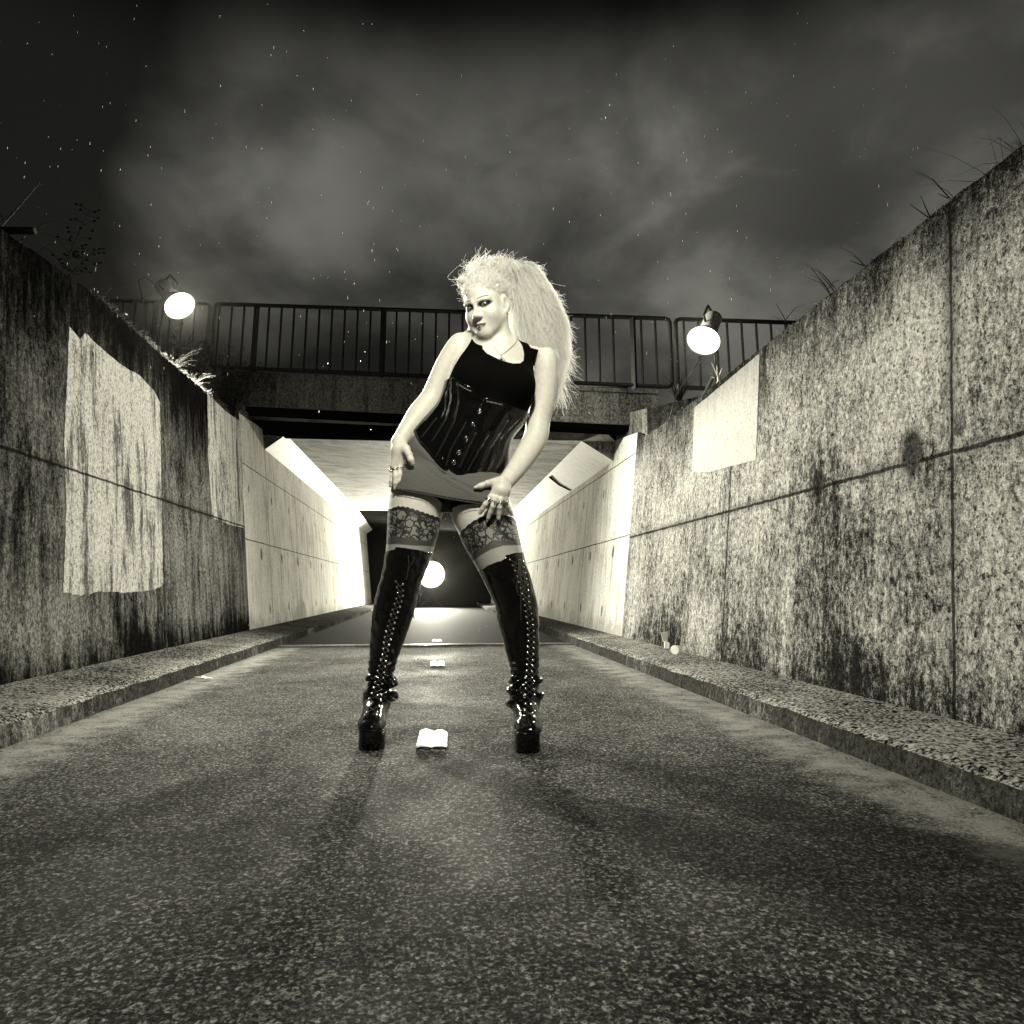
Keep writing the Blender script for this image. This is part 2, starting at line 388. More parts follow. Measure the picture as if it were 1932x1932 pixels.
dr = MB(); dr.box((0, YD + .05, -.01), (3.2, .1, .03))
tag(dr.build('drain_bed', M_DARK), kind='structure')
d = empty('drain_grating', (0, YD + .05, .006), 'narrow bright metal drain grating running across the road before the tunnel', 'drain')
mb = MB(); mb.box((0, YD + .012, .010), (3.1, .018, .012)); mb.box((0, YD + .088, .010), (3.1, .018, .012)); mb.build('rim', M_STEEL, d)
mb = MB()
for i in range(90): mb.box((-1.53 + i * .0344, YD + .05, .008), (.012, .058, .008))
mb.build('grating', M_STEEL, d)

def ledge(name, W, xk, zk, zw, sg, label):
    def top(u, v):
        Y = -3 + u * 26.4; z = zk + (zw - zk) * v
        xw = sg * (W[0] + W[1] * zw) + sg * .01
        e = sg * .012 * wob(Y, 2.2, 1) + sg * .006 * wob(Y, 9, 4)
        X = sg * xk * (1 - v) + xw * v + e * (1 - v)
        Z = z + .004 * wob(Y * 5 + v * 9, 1, 2) * (v < .98) - .014 * (v < .02)
        return np.stack([X, Y, Z], -1)
    o = empty(name, (sg * 1.8, 3, 0), label, None); tag(o, kind='structure')
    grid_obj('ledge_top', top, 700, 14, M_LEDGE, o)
    def face(u, v):
        Y = -3 + u * 26.4; e = sg * .012 * wob(Y, 2.2, 1) + sg * .006 * wob(Y, 9, 4)
        X = sg * xk + e * v - sg * .02 * (1 - v); Z = -.02 + (zk - .014 + .02 + .004 * wob(Y * 5, 1, 2)) * v
        return np.stack([X, Y, Z], -1)
    grid_obj('kerb_face', face, 700, 5, M_KERB, o)
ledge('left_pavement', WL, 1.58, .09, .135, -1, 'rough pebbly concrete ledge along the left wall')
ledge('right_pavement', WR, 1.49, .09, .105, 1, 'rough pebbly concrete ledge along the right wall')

# ================================================================== walls
def wall(name, W, prof, y_end, mat, label, thick=.28):
    """prof: list of (y, ztop), battered face; one solid"""
    ys = np.array([p[0] for p in prof]); zt = np.array([p[1] for p in prof])
    N = 420; Y = np.linspace(ys[0], y_end, N); Zt = np.interp(Y, ys, zt) + .007 * wob(Y, 4, 3) + .004 * wob(Y, 15, 5)
    R = 12; V = []; F = []
    for j in range(R):
        t_ = j / (R - 1); Z = -.1 + (Zt + .1) * t_
        V.append(np.stack([W[2] * (W[0] + W[1] * Z), Y, Z], -1))
    V.append(np.stack([W[2] * (W[0] + W[1] * Zt + thick), Y, Zt], -1)); V.append(np.stack([W[2] * (W[0] + W[1] * 2 + thick) + Y * 0, Y, Y * 0 - .1], -1))
    V = np.concatenate(V); R += 2
    for j in range(R - 1):
        a = np.arange(N - 1) + j * N; F.append(np.stack([a, a + 1, a + 1 + N, a + N], -1))
    F = np.concatenate(F)
    caps = [tuple(j * N for j in range(R)), tuple(j * N + N - 1 for j in range(R))]
    o = mesh_obj(name, V.tolist(), [tuple(f) for f in F.tolist()] + caps, mat)
    return tag(o, label, 'wall')
pr = [wr(1932, 270), wr(1700, 450), wr(1505, 603), wr(1285, 775)]
prR = [(-3, 2.26)] + [(p[1], p[2]) for p in sorted(pr, key=lambda p: p[1])]
jR = float(wr(1190, 980)[1])
prR += [(jR - .35, pr[-1][2]), (jR + .2, 2.3)]
WALL_R = wall('retaining_wall', WR, prR, jR, M_WALL_R, 'pitted stained concrete retaining wall right of the woman, sloping up to the sky')
pl = [wl(0, 430), wl(100, 500), wl(200, 572), wl(300, 665), wl(390, 740)]
jL = float(wl(462, 1000)[1])
prL = [(-3, 2.35)] + [(p[1], p[2]) for p in pl] + [(jL, 2.42)]
WALL_L = wall('retaining_wall', WL, prL, jL, M_WALL_L, 'dark streaked concrete retaining wall left of the woman with whitewashed patches')

def patch(W, f, poly, mat, name, parent, label, off=.004, jit=.008):
    """a coat of whitewash: an outline unprojected on the wall, with irregular edge and 4 mm thickness"""
    P = []
    n = len(poly)
    for i in range(n):
        a = np.array(poly[i], float); b = np.array(poly[(i + 1) % n], float); k = max(2, int(np.linalg.norm(b - a) / 6))
        for j in range(k):
            q = a + (b - a) * j / k; p = f(*q); p = p + np.array((0, rnd.uniform(-1, 1), rnd.uniform(-1, 1))) * jit * .5
            p[0] = wx(W, p[2], off); P.append(p)
    back = [np.array((wx(W, p[2], -.01), p[1], p[2])) for p in P]
    N = len(P); V = P + back; F = [tuple(range(N))] + [(i, (i + 1) % N, (i + 1) % N + N, i + N) for i in range(N)]
    o = mesh_obj(name, V, F, mat, parent); o['label'] = label; return o
patch(WL, wl, [(130, 615), (150, 640), (160, 628), (188, 655), (230, 690), (262, 708), (290, 738), (301, 760), (303, 900), (307, 1104), (288, 1114), (240, 1118), (190, 1116), (150, 1124), (118, 1118), (124, 960), (120, 830)],
      M_PATCH_L, 'painted_patch', WALL_L, 'large whitewashed patch on the left wall')
patch(WL, wl, [(391, 742), (424, 775), (453, 795), (458, 900), (459, 996), (440, 992), (400, 978), (392, 860)], M_PATCH_L, 'painted_patch', WALL_L, 'narrow whitewashed patch next to the tunnel mouth')
patch(WR, wr, [(1310, 770), (1350, 737), (1400, 695), (1434, 667), (1431, 760), (1427, 868), (1370, 882), (1340, 890), (1307, 890)], M_PATCH_R, 'painted_patch', WALL_R, 'smooth pale painted patch at the top of the right wall', jit=.004)

# tunnel shell
YF = 23.3
HL = wl(500, 848); HR = wr(1157, 870)
CLn = ony(540, 820, HL[1] - .02); CRn = ony(1097, 832, HR[1] - .02)
tun = empty('underpass', (0, 12, 0), 'low concrete underpass with white angled haunches, lit from its far end', 'underpass')
def tw(name, W, y0, y1, z1, mat, parent, z1b=None, off=0):
    N = 60; Y = np.linspace(y0, y1, N); V = []; zz_ = np.interp(Y, [y0, min(y0 + .9, y1), y1], [z1b or z1, z1, z1])
    for t_ in np.linspace(0, 1, 10):
        Z = -.1 + (zz_ + .1) * t_; V.append(np.stack([W[2] * (W[0] + W[1] * Z + off), Y, Z], -1))
    V = np.concatenate(V); F = []
    for j in range(9):
        a = np.arange(N - 1) + j * N; F.append(np.stack([a, a + 1, a + 1 + N, a + N], -1))
    return mesh_obj(name, V, np.concatenate(F), mat, parent)
tw('side_wall', WL, jL, YF, float(HL[2]) + .25, M_TUN, tun, 2.6, off=.004)
tw('side_wall', WR, jR, YF, float(HR[2]) + .25, M_TUN, tun, 2.24, off=.004)
def quad(name, a, b, c, d_, mat, parent, n=1): return mesh_obj(name, [a, b, c, d_], [(0, 1, 2, 3)], mat, parent)
def yto(p, y, dz=0): return np.array((p[0], y, p[2] + dz))
h = MB(); 
h.hexa([HL, CLn, yto(CLn, YF), yto(HL, YF)], [HL + (-.3, 0, .0), CLn + (-.3, 0, .12), yto(CLn, YF) + (-.3, 0, .12), yto(HL, YF) + (-.3, 0, 0)]); h.build('haunch', M_HAUNCH, tun)
h = MB()
h.hexa([HR, yto(HR, YF), yto(CRn, YF), CRn], [HR + (.3, 0, 0), yto(HR, YF) + (.3, 0, 0), yto(CRn, YF) + (.3, 0, .12), CRn + (.3, 0, .12)]); h.build('haunch', M_HAUNCH, tun)
sl = MB(); e0 = np.array((-.02, .0, .003)); e1 = np.array((.02, 0, .003))
sl.hexa([CLn + e0, CRn + e1, yto(CRn + e1, YF), yto(CLn + e0, YF)], [CLn + (-.9, 0, .35), CRn + (.9, 0, .35), yto(CRn, YF) + (.9, 0, .35), yto(CLn, YF) + (-.9, 0, .35)]); sl.build('soffit', M_CEIL, tun)
# broken joint on the right haunch
g0 = HR + (CRn - HR) * .04; g1 = HR + (CRn - HR) * .9
jb = MB(); nrm = np.cross(CRn - HR, (0, 1, 0)); nrm /= np.linalg.norm(nrm); nrm *= -np.sign(nrm[2])
jb.tube([g0 + (0, 2.55, 0) + nrm * .004, (g0 + g1) / 2 + (0, 2.62, 0) + nrm * .004, g1 + (0, 2.5, 0) + nrm * .004], [.012, .018, .025], 6); jb.build('open_joint', M_DARK, tun)

# bridge deck over the mouth
dL = np.array(ony(470, 707, 8.35)); dR = np.array(ony(1205, 740, 7.35)); dirv = (dR - dL); dirh = np.array((dirv[0], dirv[1], 0)); Ld = np.linalg.norm(dirh); dirh /= Ld; nh = np.array((-dirh[1], dirh[0], 0))
slope = dirv[2] / Ld
def dk(s, back=0., z=0.): return dL + dirh * s + np.array((0, 0, slope * s + z)) + nh * back
zbot = float(onplane(470, 765, dL, nh)[2] - dL[2])
bridge = empty('bridge', dk(Ld / 2), 'weathered concrete footbridge deck crossing above the tunnel mouth', 'bridge')
b_ = MB(); s0, s1 = -.35, Ld + .22
b_.hexa([dk(s0, 0, zbot), dk(s1, 0, zbot), dk(s1, 4.2, zbot), dk(s0, 4.2, zbot)], [dk(s0, 0, -.02), dk(s1, 0, -.02), dk(s1, 4.2, -.02), dk(s0, 4.2, -.02)]); b_.build('deck_slab', M_CONC, bridge)
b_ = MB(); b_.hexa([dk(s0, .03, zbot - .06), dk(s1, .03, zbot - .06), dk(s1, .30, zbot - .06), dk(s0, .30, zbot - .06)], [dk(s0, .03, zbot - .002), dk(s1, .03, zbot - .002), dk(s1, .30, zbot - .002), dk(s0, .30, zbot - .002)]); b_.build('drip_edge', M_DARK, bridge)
b_ = MB(); b_.hexa([dk(s0, -.04, -.019), dk(s1, -.04, -.019), dk(s1, .4, -.019), dk(s0, .4, -.019)], [dk(s0, -.03, .03), dk(s1, -.03, .03), dk(s1, .4, .03), dk(s0, .4, .03)]); b_.build('coping', M_CONC, bridge)
# head wall between deck soffit and tunnel ceiling
hw = MB(); a0 = CLn + (-.6, .02, .0); a1 = CRn + (.6, .02, .0)
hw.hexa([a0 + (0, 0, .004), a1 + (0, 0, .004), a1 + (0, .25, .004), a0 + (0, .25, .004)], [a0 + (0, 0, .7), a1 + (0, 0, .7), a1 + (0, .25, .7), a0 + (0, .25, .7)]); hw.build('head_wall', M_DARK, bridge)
for (A, B, sg) in ((HL, CLn, -1), (HR, CRn, 1)):
    hw = MB()   # dark end faces beside the haunches
    A2 = A + (sg * .32, 0, 0); B2 = np.array((A2[0], B[1], B[2]))
    hw.add([A + (0, -.004, 0), B + (0, -.004, 0), B2 + (0, -.004, .0), A2 + (0, -.004, 0)], [(0, 1, 2, 3)]); hw.build('haunch_end', M_CONC, bridge)
# wing abutments where wall tops meet the deck
mb = MB(); p = dk(-.30, -.35, 0)
mb.hexa([(-2.75, 7.2, 2.0), (-2.28, jL - .1, 2.0), (-2.28, jL + .5, 2.0), (-3.6, jL + .5, 2.0)], [(-2.78, 7.25, 2.75), (-2.33, jL - .12, 2.62), (-2.33, jL + .5, 2.9), (-3.6, jL + .5, 2.9)]); tag(mb.build('abutment', M_CONC), 'small grey concrete abutment at the left end of the bridge', 'abutment')
mb = MB()
mb.hexa([(2.17, jR - .25, 2.0), (3.3, jR - .35, 2.0), (3.3, jR + 1.6, 2.0), (2.17, jR + 1.6, 2.0)], [(2.19, jR - .22, 2.45), (3.3, jR - .3, 2.72), (3.3, jR + 1.6, 2.8), (2.19, jR + 1.6, 2.80)]); tag(mb.build('abutment', M_CONC), 'sloping grey concrete abutment at the right end of the bridge', 'abutment')

# the unlit far side, its darkness put into the wall colour
fs = empty('far_cutting', (0, 30, 0), 'unlit dark cutting beyond the far tunnel mouth', None); tag(fs, kind='structure')
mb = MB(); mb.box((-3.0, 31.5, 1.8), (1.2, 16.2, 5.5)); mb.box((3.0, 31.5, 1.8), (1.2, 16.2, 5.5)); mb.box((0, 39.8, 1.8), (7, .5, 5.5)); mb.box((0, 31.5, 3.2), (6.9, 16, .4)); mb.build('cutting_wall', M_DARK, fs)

# banks of earth behind the walls
def bank(name, sg, W, ztop, label):
    def fn(u, v):
        Y = -6 + u * 60; X = sg * (W[0] + W[1] * 2.2 + .24 + (v ** 2) * 60)
        zt = np.interp(Y, [-6, 5.5, 7.2, 9, 60], ztop)
        Z = zt - .05 + .10 * wob(Y * .7 + v * 11, 1, 1) * np.minimum(v * 12, 1) + np.minimum(v * 3.5, .25)
        return np.stack([X, Y, Z], -1)
    return tag(grid_obj(name, fn, 160, 24, M_GROUND), label, kind='structure')
bank('left_ground', -1, WL, [2.32, 2.40, 2.45, 2.9, 3.2], 'dark grassy bank behind the left wall')
bank('right_ground', 1, WR, [2.2, 2.12, 2.12, 2.65, 2.8], 'dark grassy bank behind the right wall')
mb = MB(); mb.hexa([dk(s0 - 4, 3.5, -.5), dk(s1 + 4, 3.5, -.5), (9, 40, 2.9), (-9, 40, 2.9)], [dk(s0 - 4, 3.5, -.05), dk(s1 + 4, 3.5, -.05), (9, 40, 3.3), (-9, 40, 3.3)]); tag(mb.build('ground_over_tunnel', M_GROUND), kind='structure')
tag(mesh_obj('terrain', [(-200, -200, -1.5), (200, -200, -1.5), (200, 300, -1.5), (-200, 300, -1.5)], [(0, 1, 2, 3)], M_GROUND), kind='structure')

# ================================================================== railings
zt = float(onplane(470, 573, dL, nh)[2] - dL[2]); zb = float(onplane(470, 693, dL, nh)[2] - dL[2])
def s_at(u, v=640): p = onplane(u, v, dL - nh * 0.0, nh); return float(np.dot(p - dL, dirh))
def rail_panel(u0, u1, posts, gap, label, ends=(1, 1)):
    sA, sB = s_at(u0), s_at(u1)
    o = empty('railing', dk((sA + sB) / 2, .05), label, 'railing', 'railing panels along the bridge')
    fr = MB(); r = .026
    def rr(pts): fr.tube([dk(s, .05, z) for s, z in pts], r, 8)
    c = .05
    top = [(sA, zt - c), (sA + c * .3, zt - c * .3), (sA + c, zt)] if ends[0] else [(sA, zt)]
    top = [(sA, zb + c)] * bool(ends[0]) + top
    end = [(sB - c, zt), (sB - c * .3, zt - c * .3), (sB, zt - c), (sB, zb + c)] if ends[1] else [(sB, zt)]
    rr(top + end)
    bt = ([(sA, zb + c), (sA + c * .3, zb + c * .3), (sA + c, zb)] if ends[0] else [(sA, zb)]) + ([(sB - c, zb), (sB - c * .3, zb + c * .3), (sB, zb + c)] if ends[1] else [(sB, zb)])
    rr(bt)
    fr.build('frame', M_METAL, o, True)
    pm = MB(); pl_ = [s_at(u) for u in posts]
    for s in pl_:
        pm = MB(); pm.tube([dk(s, .05, 0.0), dk(s, .05, zt - .01)], .036, 4); pm.build('post', M_METAL, o)
    x = s_at(477) + gap * math.ceil((sA + .05 - s_at(477)) / gap)
    while x < sB - .06:
        if all(abs(x - q) > .07 for q in pl_):
            m_ = MB(); m_.tube([dk(x, .05, zb), dk(x, .05, zt)], .014, 6); m_.build('bar', M_METAL, o)
        x += gap
g_ = (s_at(720) - s_at(477)) / 10
rail_panel(150, 387, [283], g_, 'left railing panel, behind the left flash lamp', (0, 1))
rail_panel(397, 1266, [477, 720, 958, 1195], g_, 'long middle railing panel above the tunnel mouth, behind the woman')
rail_panel(1277, 1760, [1351, 1590], g_, 'right railing panel, behind the right flash lamp', (1, 0))

# ================================================================== flash lamps
def flash(loc, aim, foot_z, r, label, legs=True, beam_back=1.0, plate=False, lean=(0, 0)):
    loc = np.array(loc, float); d = np.array(aim, float) - loc; d /= np.linalg.norm(d); R = frame_to(d)
    o = empty('flash_lamp', (loc[0] + lean[0], loc[1] + lean[1], foot_z), label, 'flash lamp', 'flash lamps on stands')
    q = lambda x, y, z: loc + R @ np.array((x, y, z)) * r
    # reflector dish (open cone), body, tube, handle
    mb = MB(); n = 28; V = []; F = []
    prof_ = [(.42, -1.0), (.55, -.8), (.80, -.35), (1.0, 0), (1.04, .02), (1.04, -.03), (.84, -.4), (.6, -.85), (.46, -1.05)]
    for pr_, pz in prof_:
        for k in range(n): a = 2 * math.pi * k / n; V.append(q(pr_ * math.cos(a), pr_ * math.sin(a), pz))
    for i in range(len(prof_) - 1):
        for k in range(n): F.append((i * n + k, i * n + (k + 1) % n, (i + 1) * n + (k + 1) % n, (i + 1) * n + k))
    mb.add(V, F); mb.build('reflector', M_GREYP, o, True)
    mb = MB(); V = [q(0, 0, .22)]; F = []
    for i, (pr_, pz) in enumerate(((.5, .15), (.85, -.0), (.97, -.06))):
        for k in range(n): a = 2 * math.pi * k / n; V.append(q(pr_ * math.cos(a), pr_ * math.sin(a), pz))
    for k in range(n): F.append((0, 1 + k, 1 + (k + 1) % n))
    for i in range(2):
        for k in range(n): F.append((1 + i * n + k, 1 + (i + 1) * n + k, 1 + (i + 1) * n + (k + 1) % n, 1 + i * n + (k + 1) % n))
    mb.add(V, F); mb.build('lamp_glass', M_LAMP, o, True)
    mb = MB(); mb.tube([q(0, 0, -.95), q(0, 0, -1.15), q(0, 0, -2.6), q(0, 0, -2.72)], [.44 * r, .55 * r, .55 * r, .40 * r], 18); mb.build('housing', M_GREYP, o, True)
    mb = MB(); mb.tube([q(0, .5, -2.7), q(0, .95, -2.6), q(0, .95, -1.5), q(0, .5, -1.35)], .08 * r, 8); mb.build('handle', M_BLACK, o, True)
    mb = MB(); mb.tube([q(-.35, -.2, -2.7), q(-.9, -.1, -3.3), q(-1.4, -.5, -3.0), q(-1.2, -1.0, -2.3), q(-.8, -1.6, -1.9), loc + (-.25, .1, -.5), loc + (-.38, .1, -.9)], .035 * r, 6); mb.build('cable', M_BLACK, o, True)
    if plate:
        mb = MB(); mb.box(q(.05, 0, 0) * 0 + q(-.545, .1, -1.85), (.02 * r, .26 * r, .95 * r), R); pp = mb.build('name_plate', M_PAPER, o)
        mb = MB()
        for i in range(6): mb.box(q(-.562, .1, -2.2 + i * .14), (.02 * r, .15 * r, .07 * r), R)
        mb.build('lettering', M_BLACK, pp)
    # bracket, pole, legs
    hub = q(0, -.75, -1.6); mb = MB(); mb.tube([q(0, -.45, -1.6), hub], .16 * r, 8); mb.box(hub, (.3 * r, .5 * r, .3 * r), R); mb.build('bracket', M_BLACK, o)
    ft = np.array((hub[0] + lean[0], hub[1] + lean[1], foot_z + .12)); H = hub[2] - foot_z
    mb = MB(); mb.tube([hub, ft + (hub - ft) * .5], .011, 8); mb.tube([ft + (hub - ft) * .52, ft], .016, 8); mb.build('pole', M_BLACK, o, True)
    if legs:
        for k in range(3):
            a = 2 * math.pi * k / 3 + .4; e = np.array((ft[0] + math.cos(a) * min(.42, H * .6), ft[1] + math.sin(a) * min(.42, H * .6), foot_z + .015))
            mb = MB(); mb.tube([ft + (hub - ft) * .32, e], .009, 6); mb.build('leg', M_BLACK, o, True)
    return o
flash(LAMP_L, LAMP_L + (.72, -.42, -.80), 2.55, .150, 'grey flash head on a stand behind the left wall, pointing down to the right', plate=True)
flash(LAMP_R, LAMP_R + (-.52, -.48, -.85), 2.12, .155, 'flash head on a stand behind the right wall, over the pale painted patch')
flash(LAMP_C, (0, 0, .7), .02, .42, 'glaring flash lamp on a stand at the far end of the tunnel')

# ================================================================== plants
def blades(name, pts, label, cat, mat, group=None, n=14, hgt=.25, spread=.1, r=.0022, lean=(0, 0)):
    for i, p in enumerate(pts):
        mb = MB(); p = np.array(p, float)
        for k in range(n):
            a = rnd.uniform(0, 6.28); L = hgt * rnd.uniform(.4, 1.15); s = spread * rnd.uniform(.1, 1)
            dx, dy = math.cos(a) * s + lean[0] * L, math.sin(a) * s + lean[1] * L; b0 = p + (math.cos(a) * .03, math.sin(a) * .03, -.03)
            mb.tube([b0, b0 + (dx * .3, dy * .3, L * .5), b0 + (dx, dy, L), b0 + (dx * 1.8, dy * 1.8, L * (1.25 if k % 3 else .95))], [r, r * .85, r * .5, r * .15], 4)
        tag(mb.build(name, mat), label[i] if isinstance(label, list) else label, cat, group)
def wtop(f, u, v, out=.10, dz=.0): p = f(u, v); return p + (math.copysign(out, p[0]), 0, dz)
blades('grass_tuft', [wtop(wl, 345, 690), wtop(wl, 378, 727)], ['bright lit dry grass tuft hanging over the left wall top, upper of two', 'bright lit dry grass tuft hanging over the left wall top, lower of two'], 'grass', M_GRASS, 'lit grass tufts on the left wall', 46, .14, .13, .0016)
mb = MB()   # turf creeping over the wall edge, lit by the flash
for i in range(900):
    y = rnd.uniform(4.5, 7.3); zt_ = np.interp(y, [p[0] for p in prL], [p[1] for p in prL]); p0 = np.array((wx(WL, zt_) - rnd.uniform(0, .1), y, zt_ - .01)); a = rnd.uniform(-1, 1)
    q1 = p0 + (rnd.uniform(-.02, .05), a * .03, rnd.uniform(.005, .03)); q2 = q1 + (rnd.uniform(0, .035), a * .03, rnd.uniform(-.05, .03))
    mb.tube([p0, q1, q2], [.0016, .0014, .0004], 3, False)
for i in range(500):
    y = rnd.uniform(1.8, 6.4); zt_ = np.interp(y, [p[0] for p in prR], [p[1] for p in prR]); p0 = np.array((wx(WR, zt_) + rnd.uniform(0, .1), y, zt_ - .01)); a = rnd.uniform(-1, 1)
    q1 = p0 + (rnd.uniform(-.02, .02), a * .02, rnd.uniform(.004, .02)); q2 = q1 + (rnd.uniform(-.02, .02), a * .03, rnd.uniform(-.02, .03))
    mb.tube([p0, q1, q2], [.0016, .0014, .0004], 3, False)
tag(mb.build('grass', M_GRASS), 'short grass creeping over the wall tops', kind='stuff')
def stalk(u, v, u2, v2, f, label, i=0, head=False, name='weed'):
    a = wtop(f, u, v, .15); b2 = onplane(u2, v2, a, (0, 1, 0)); mid_ = (a + b2) / 2 + (rnd.uniform(-.02, .02), 0, rnd.uniform(0, .02)); mb = MB()
    mb.tube([a - (0, 0, .05), mid_, b2], [.0035, .003, .0012], 5)
    if head:
        for k in range(26):
            t_ = rnd.uniform(.45, 1); p = a + (b2 - a) * t_; s = rnd.choice((-1, 1)); e = p + (s * rnd.uniform(.02, .09), rnd.uniform(-.03, .03), rnd.uniform(-.01, .04))
            mb.tube([p, e], .0012, 3); mb.ball(e, .012, 5, 3, (1, .4, .7))
    for k in range(3):
        t_ = rnd.uniform(.1, .6); p = a + (b2 - a) * t_; s = rnd.choice((-1, 1)); L = rnd.uniform(.08, .2)
        mb.tube([p, p + (s * L * .5, 0, L * .6), p + (s * L, 0, L * .8)], [.0022, .0016, .0006], 4)
    tag(mb.build(name, M_LEAF), label, 'weed', 'weeds standing on the wall tops')
stalk(135, 590, 168, 395, wl, 'tall leafy weed with a drooping seed head, tallest on the left wall', head=True)
stalk(30, 450, 75, 345, wl, 'thin bare weed stem leaning right at the left edge above the wall')
stalk(150, 560, 180, 470, wl, 'short weed stem just right of the tall leafy weed', head=True)
stalk(90, 520, 93, 460, wl, 'short upright weed between the plank and the tall leafy weed')
stalk(60, 480, 85, 425, wl, 'slanting weed stem beside the dark plank')
stalk(205, 600, 212, 540, wl, 'small weed halfway between the tall weed and the left flash lamp')
stalk(250, 615, 262, 560, wl, 'small weed stem just left of the left flash lamp')
stalk(1538, 575, 1530, 505, wr, 'thin weed with side blades above the middle of the right wall')
stalk(1552, 565, 1545, 515, wr, 'shorter weed just right of the thin bladed weed on the right wall')
stalk(1722, 435, 1737, 370, wr, 'leaning weed high on the right wall')
stalk(1718, 440, 1716, 385, wr, 'straight weed stem left of the leaning weed high on the right wall')
stalk(1775, 400, 1770, 365, wr, 'short dark weed right of the leaning weed on the right wall')
stalk(1462, 640, 1464, 572, wr, 'small weed in front of the right railing panel')
stalk(1610, 520, 1604, 492, wr, 'tiny weed between the bladed weeds and the leaning weed')
blades('grass_tuft', [wtop(wr, 1915, 290, .06)], 'dark grass tuft at the upper end of the right wall', 'grass', M_LEAF, None, 22, .16, .14, .0016, (-.3, 0))
blades('grass_tuft', [wtop(wr, 1860, 335, .06)], 'sparse dark grass blades below the tuft at the upper end of the right wall', 'grass', M_LEAF, None, 9, .10, .14, .0014, (-.5, 0))

def bush(loc, size, n, label):
    o = empty('bush', loc, label, 'bush', 'bushes behind the left wall'); loc = np.array(loc, float); st = MB(); lf = MB()
    for k in range(n):
        a = rnd.uniform(0, 6.28); L = size[2] * rnd.uniform(.45, 1); e = loc + (math.cos(a) * size[0] * rnd.uniform(.1, 1), math.sin(a) * size[1] * rnd.uniform(.1, 1), L)
        m_ = loc + (e - loc) * .5 + (rnd.uniform(-.05, .05), 0, .05); st.tube([loc, m_, e], [.008, .005, .002], 4)
        for j in range(46):
            t_ = rnd.uniform(.2, 1.03); p = loc + (m_ - loc) * min(1, t_ * 2) if t_ < .5 else m_ + (e - m_) * (t_ * 2 - 1)
            p = p + np.array([rnd.gauss(0, .045) for _ in range(3)]); s = rnd.uniform(.008, .02); dv = np.array([rnd.gauss(0, 1) for _ in range(3)]); dv /= np.linalg.norm(dv)
            w_ = np.cross(dv, [rnd.gauss(0, 1) for _ in range(3)]); w_ /= np.linalg.norm(w_)
            lf.add([p, p + dv * s + w_ * s * .5, p + dv * s * 2.2, p + dv * s - w_ * s * .5], [(0, 1, 2, 3)])
    st.build('stem', M_LEAF, o); lf.build('foliage', M_LEAF, o)
bush((-2.75, 7.5, 2.42), (.38, .3, 1.05), 34, 'dark leafy bush under the left flash lamp')
bush((-2.35, 7.9, 2.45), (.38, .25, .85), 30, 'dark bush against the gap between the left and middle railing panels')
bush((-3.25, 7.1, 2.42), (.4, .3, .75), 26, 'low dark bush left of the left flash lamp, behind the wall')
blades('grass_tuft', [ony(1280, 750, jR + .2)], 'dark broad-leaved grass clump right of the bridge deck', 'grass', M_LEAF, None, 26, .22, .12, .006)
blades('grass_tuft', [dk(-.28, -.05, .0)], 'dark grass on the left end of the bridge coping', 'grass', M_LEAF, None, 24, .16, .16, .003)

# leaning pole and lit twigs by the right lamp, dark plank on the left
mb = MB(); a = wr(1291, 770) + (.12, 0, 0); b2 = onplane(1345, 712, a + (0, -.2, 0), (0, 1, 0)); mb.tube([a, b2], .016, 8); tag(mb.build('wooden_stake', M_BLACK), 'dark stake lying against the right wall top below the right flash lamp', 'stake')
mb = MB(); c0 = wtop(wr, 1349, 724, .03); 
mb.tube([c0, c0 + (0, 0, .07), c0 + (-.01, 0, .15)], [.012, .009, .002], 6)
for q in ((.10, 0, .05), (-.05, 0, .12), (.06, .05, .10)): mb.tube([c0 + (0, 0, .05), c0 + (0, 0, .05) + np.array(q)], [.006, .001], 5)
tag(mb.build('broken_twig', M_PAPER), 'bright lit broken twig on the right wall top', 'twig')
mb = MB(); a = onplane(-30, 416, wl(10, 420), (0, 1, 0)); b2 = onplane(46, 417, wl(10, 420), (0, 1, 0)); mb.tube([a + (0, .1, 0), b2 + (0, .1, 0)], .022, 4); tag(mb.build('wooden_plank', M_BLACK), 'short dark plank jutting over the left wall at the picture edge', 'plank')

# ================================================================== litter
def sheet(uvs, z, name, label, cat='paper', crease=True):
    P = [onz(u, v, z) for u, v in uvs]; n = 14; V = []; F = []
    for i in range(n + 1):
        for j in range(n + 1):
            a, b3 = i / n, j / n; p = (P[0] * (1 - a) + P[1] * a) * (1 - b3) + (P[3] * (1 - a) + P[2] * a) * b3
            V.append(p + (rnd.uniform(-.001, .001), rnd.uniform(-.001, .001), .004 + .010 * abs(math.sin(a * 6.3)) * (.4 + .6 * b3) + rnd.uniform(0, .002)))
    for i in range(n):
        for j in range(n): q = i * (n + 1) + j; F.append((q, q + n + 1, q + n + 2, q + 1))
    o = mesh_obj(name, V, F, M_PAPER, None, True); md = o.modifiers.new('t', 'SOLIDIFY'); md.thickness = .0012
    return tag(o, label, cat, 'scraps of paper on the road')
sheet([(784, 1413), (844, 1413), (845, 1384), (792, 1381)], 0, 'paper_sheet', 'creased white paper sheet on the road between the boots')
sheet([(812, 1258), (839, 1258), (839, 1250), (812, 1250)], 0, 'paper_sheet', 'small white paper on the road further back, between paper sheet and drain')
sheet([(815, 1211.5), (834, 1211.5), (834, 1208), (815, 1208)], .02, 'paper_sheet', 'tiny white scrap lying on the drain grating')
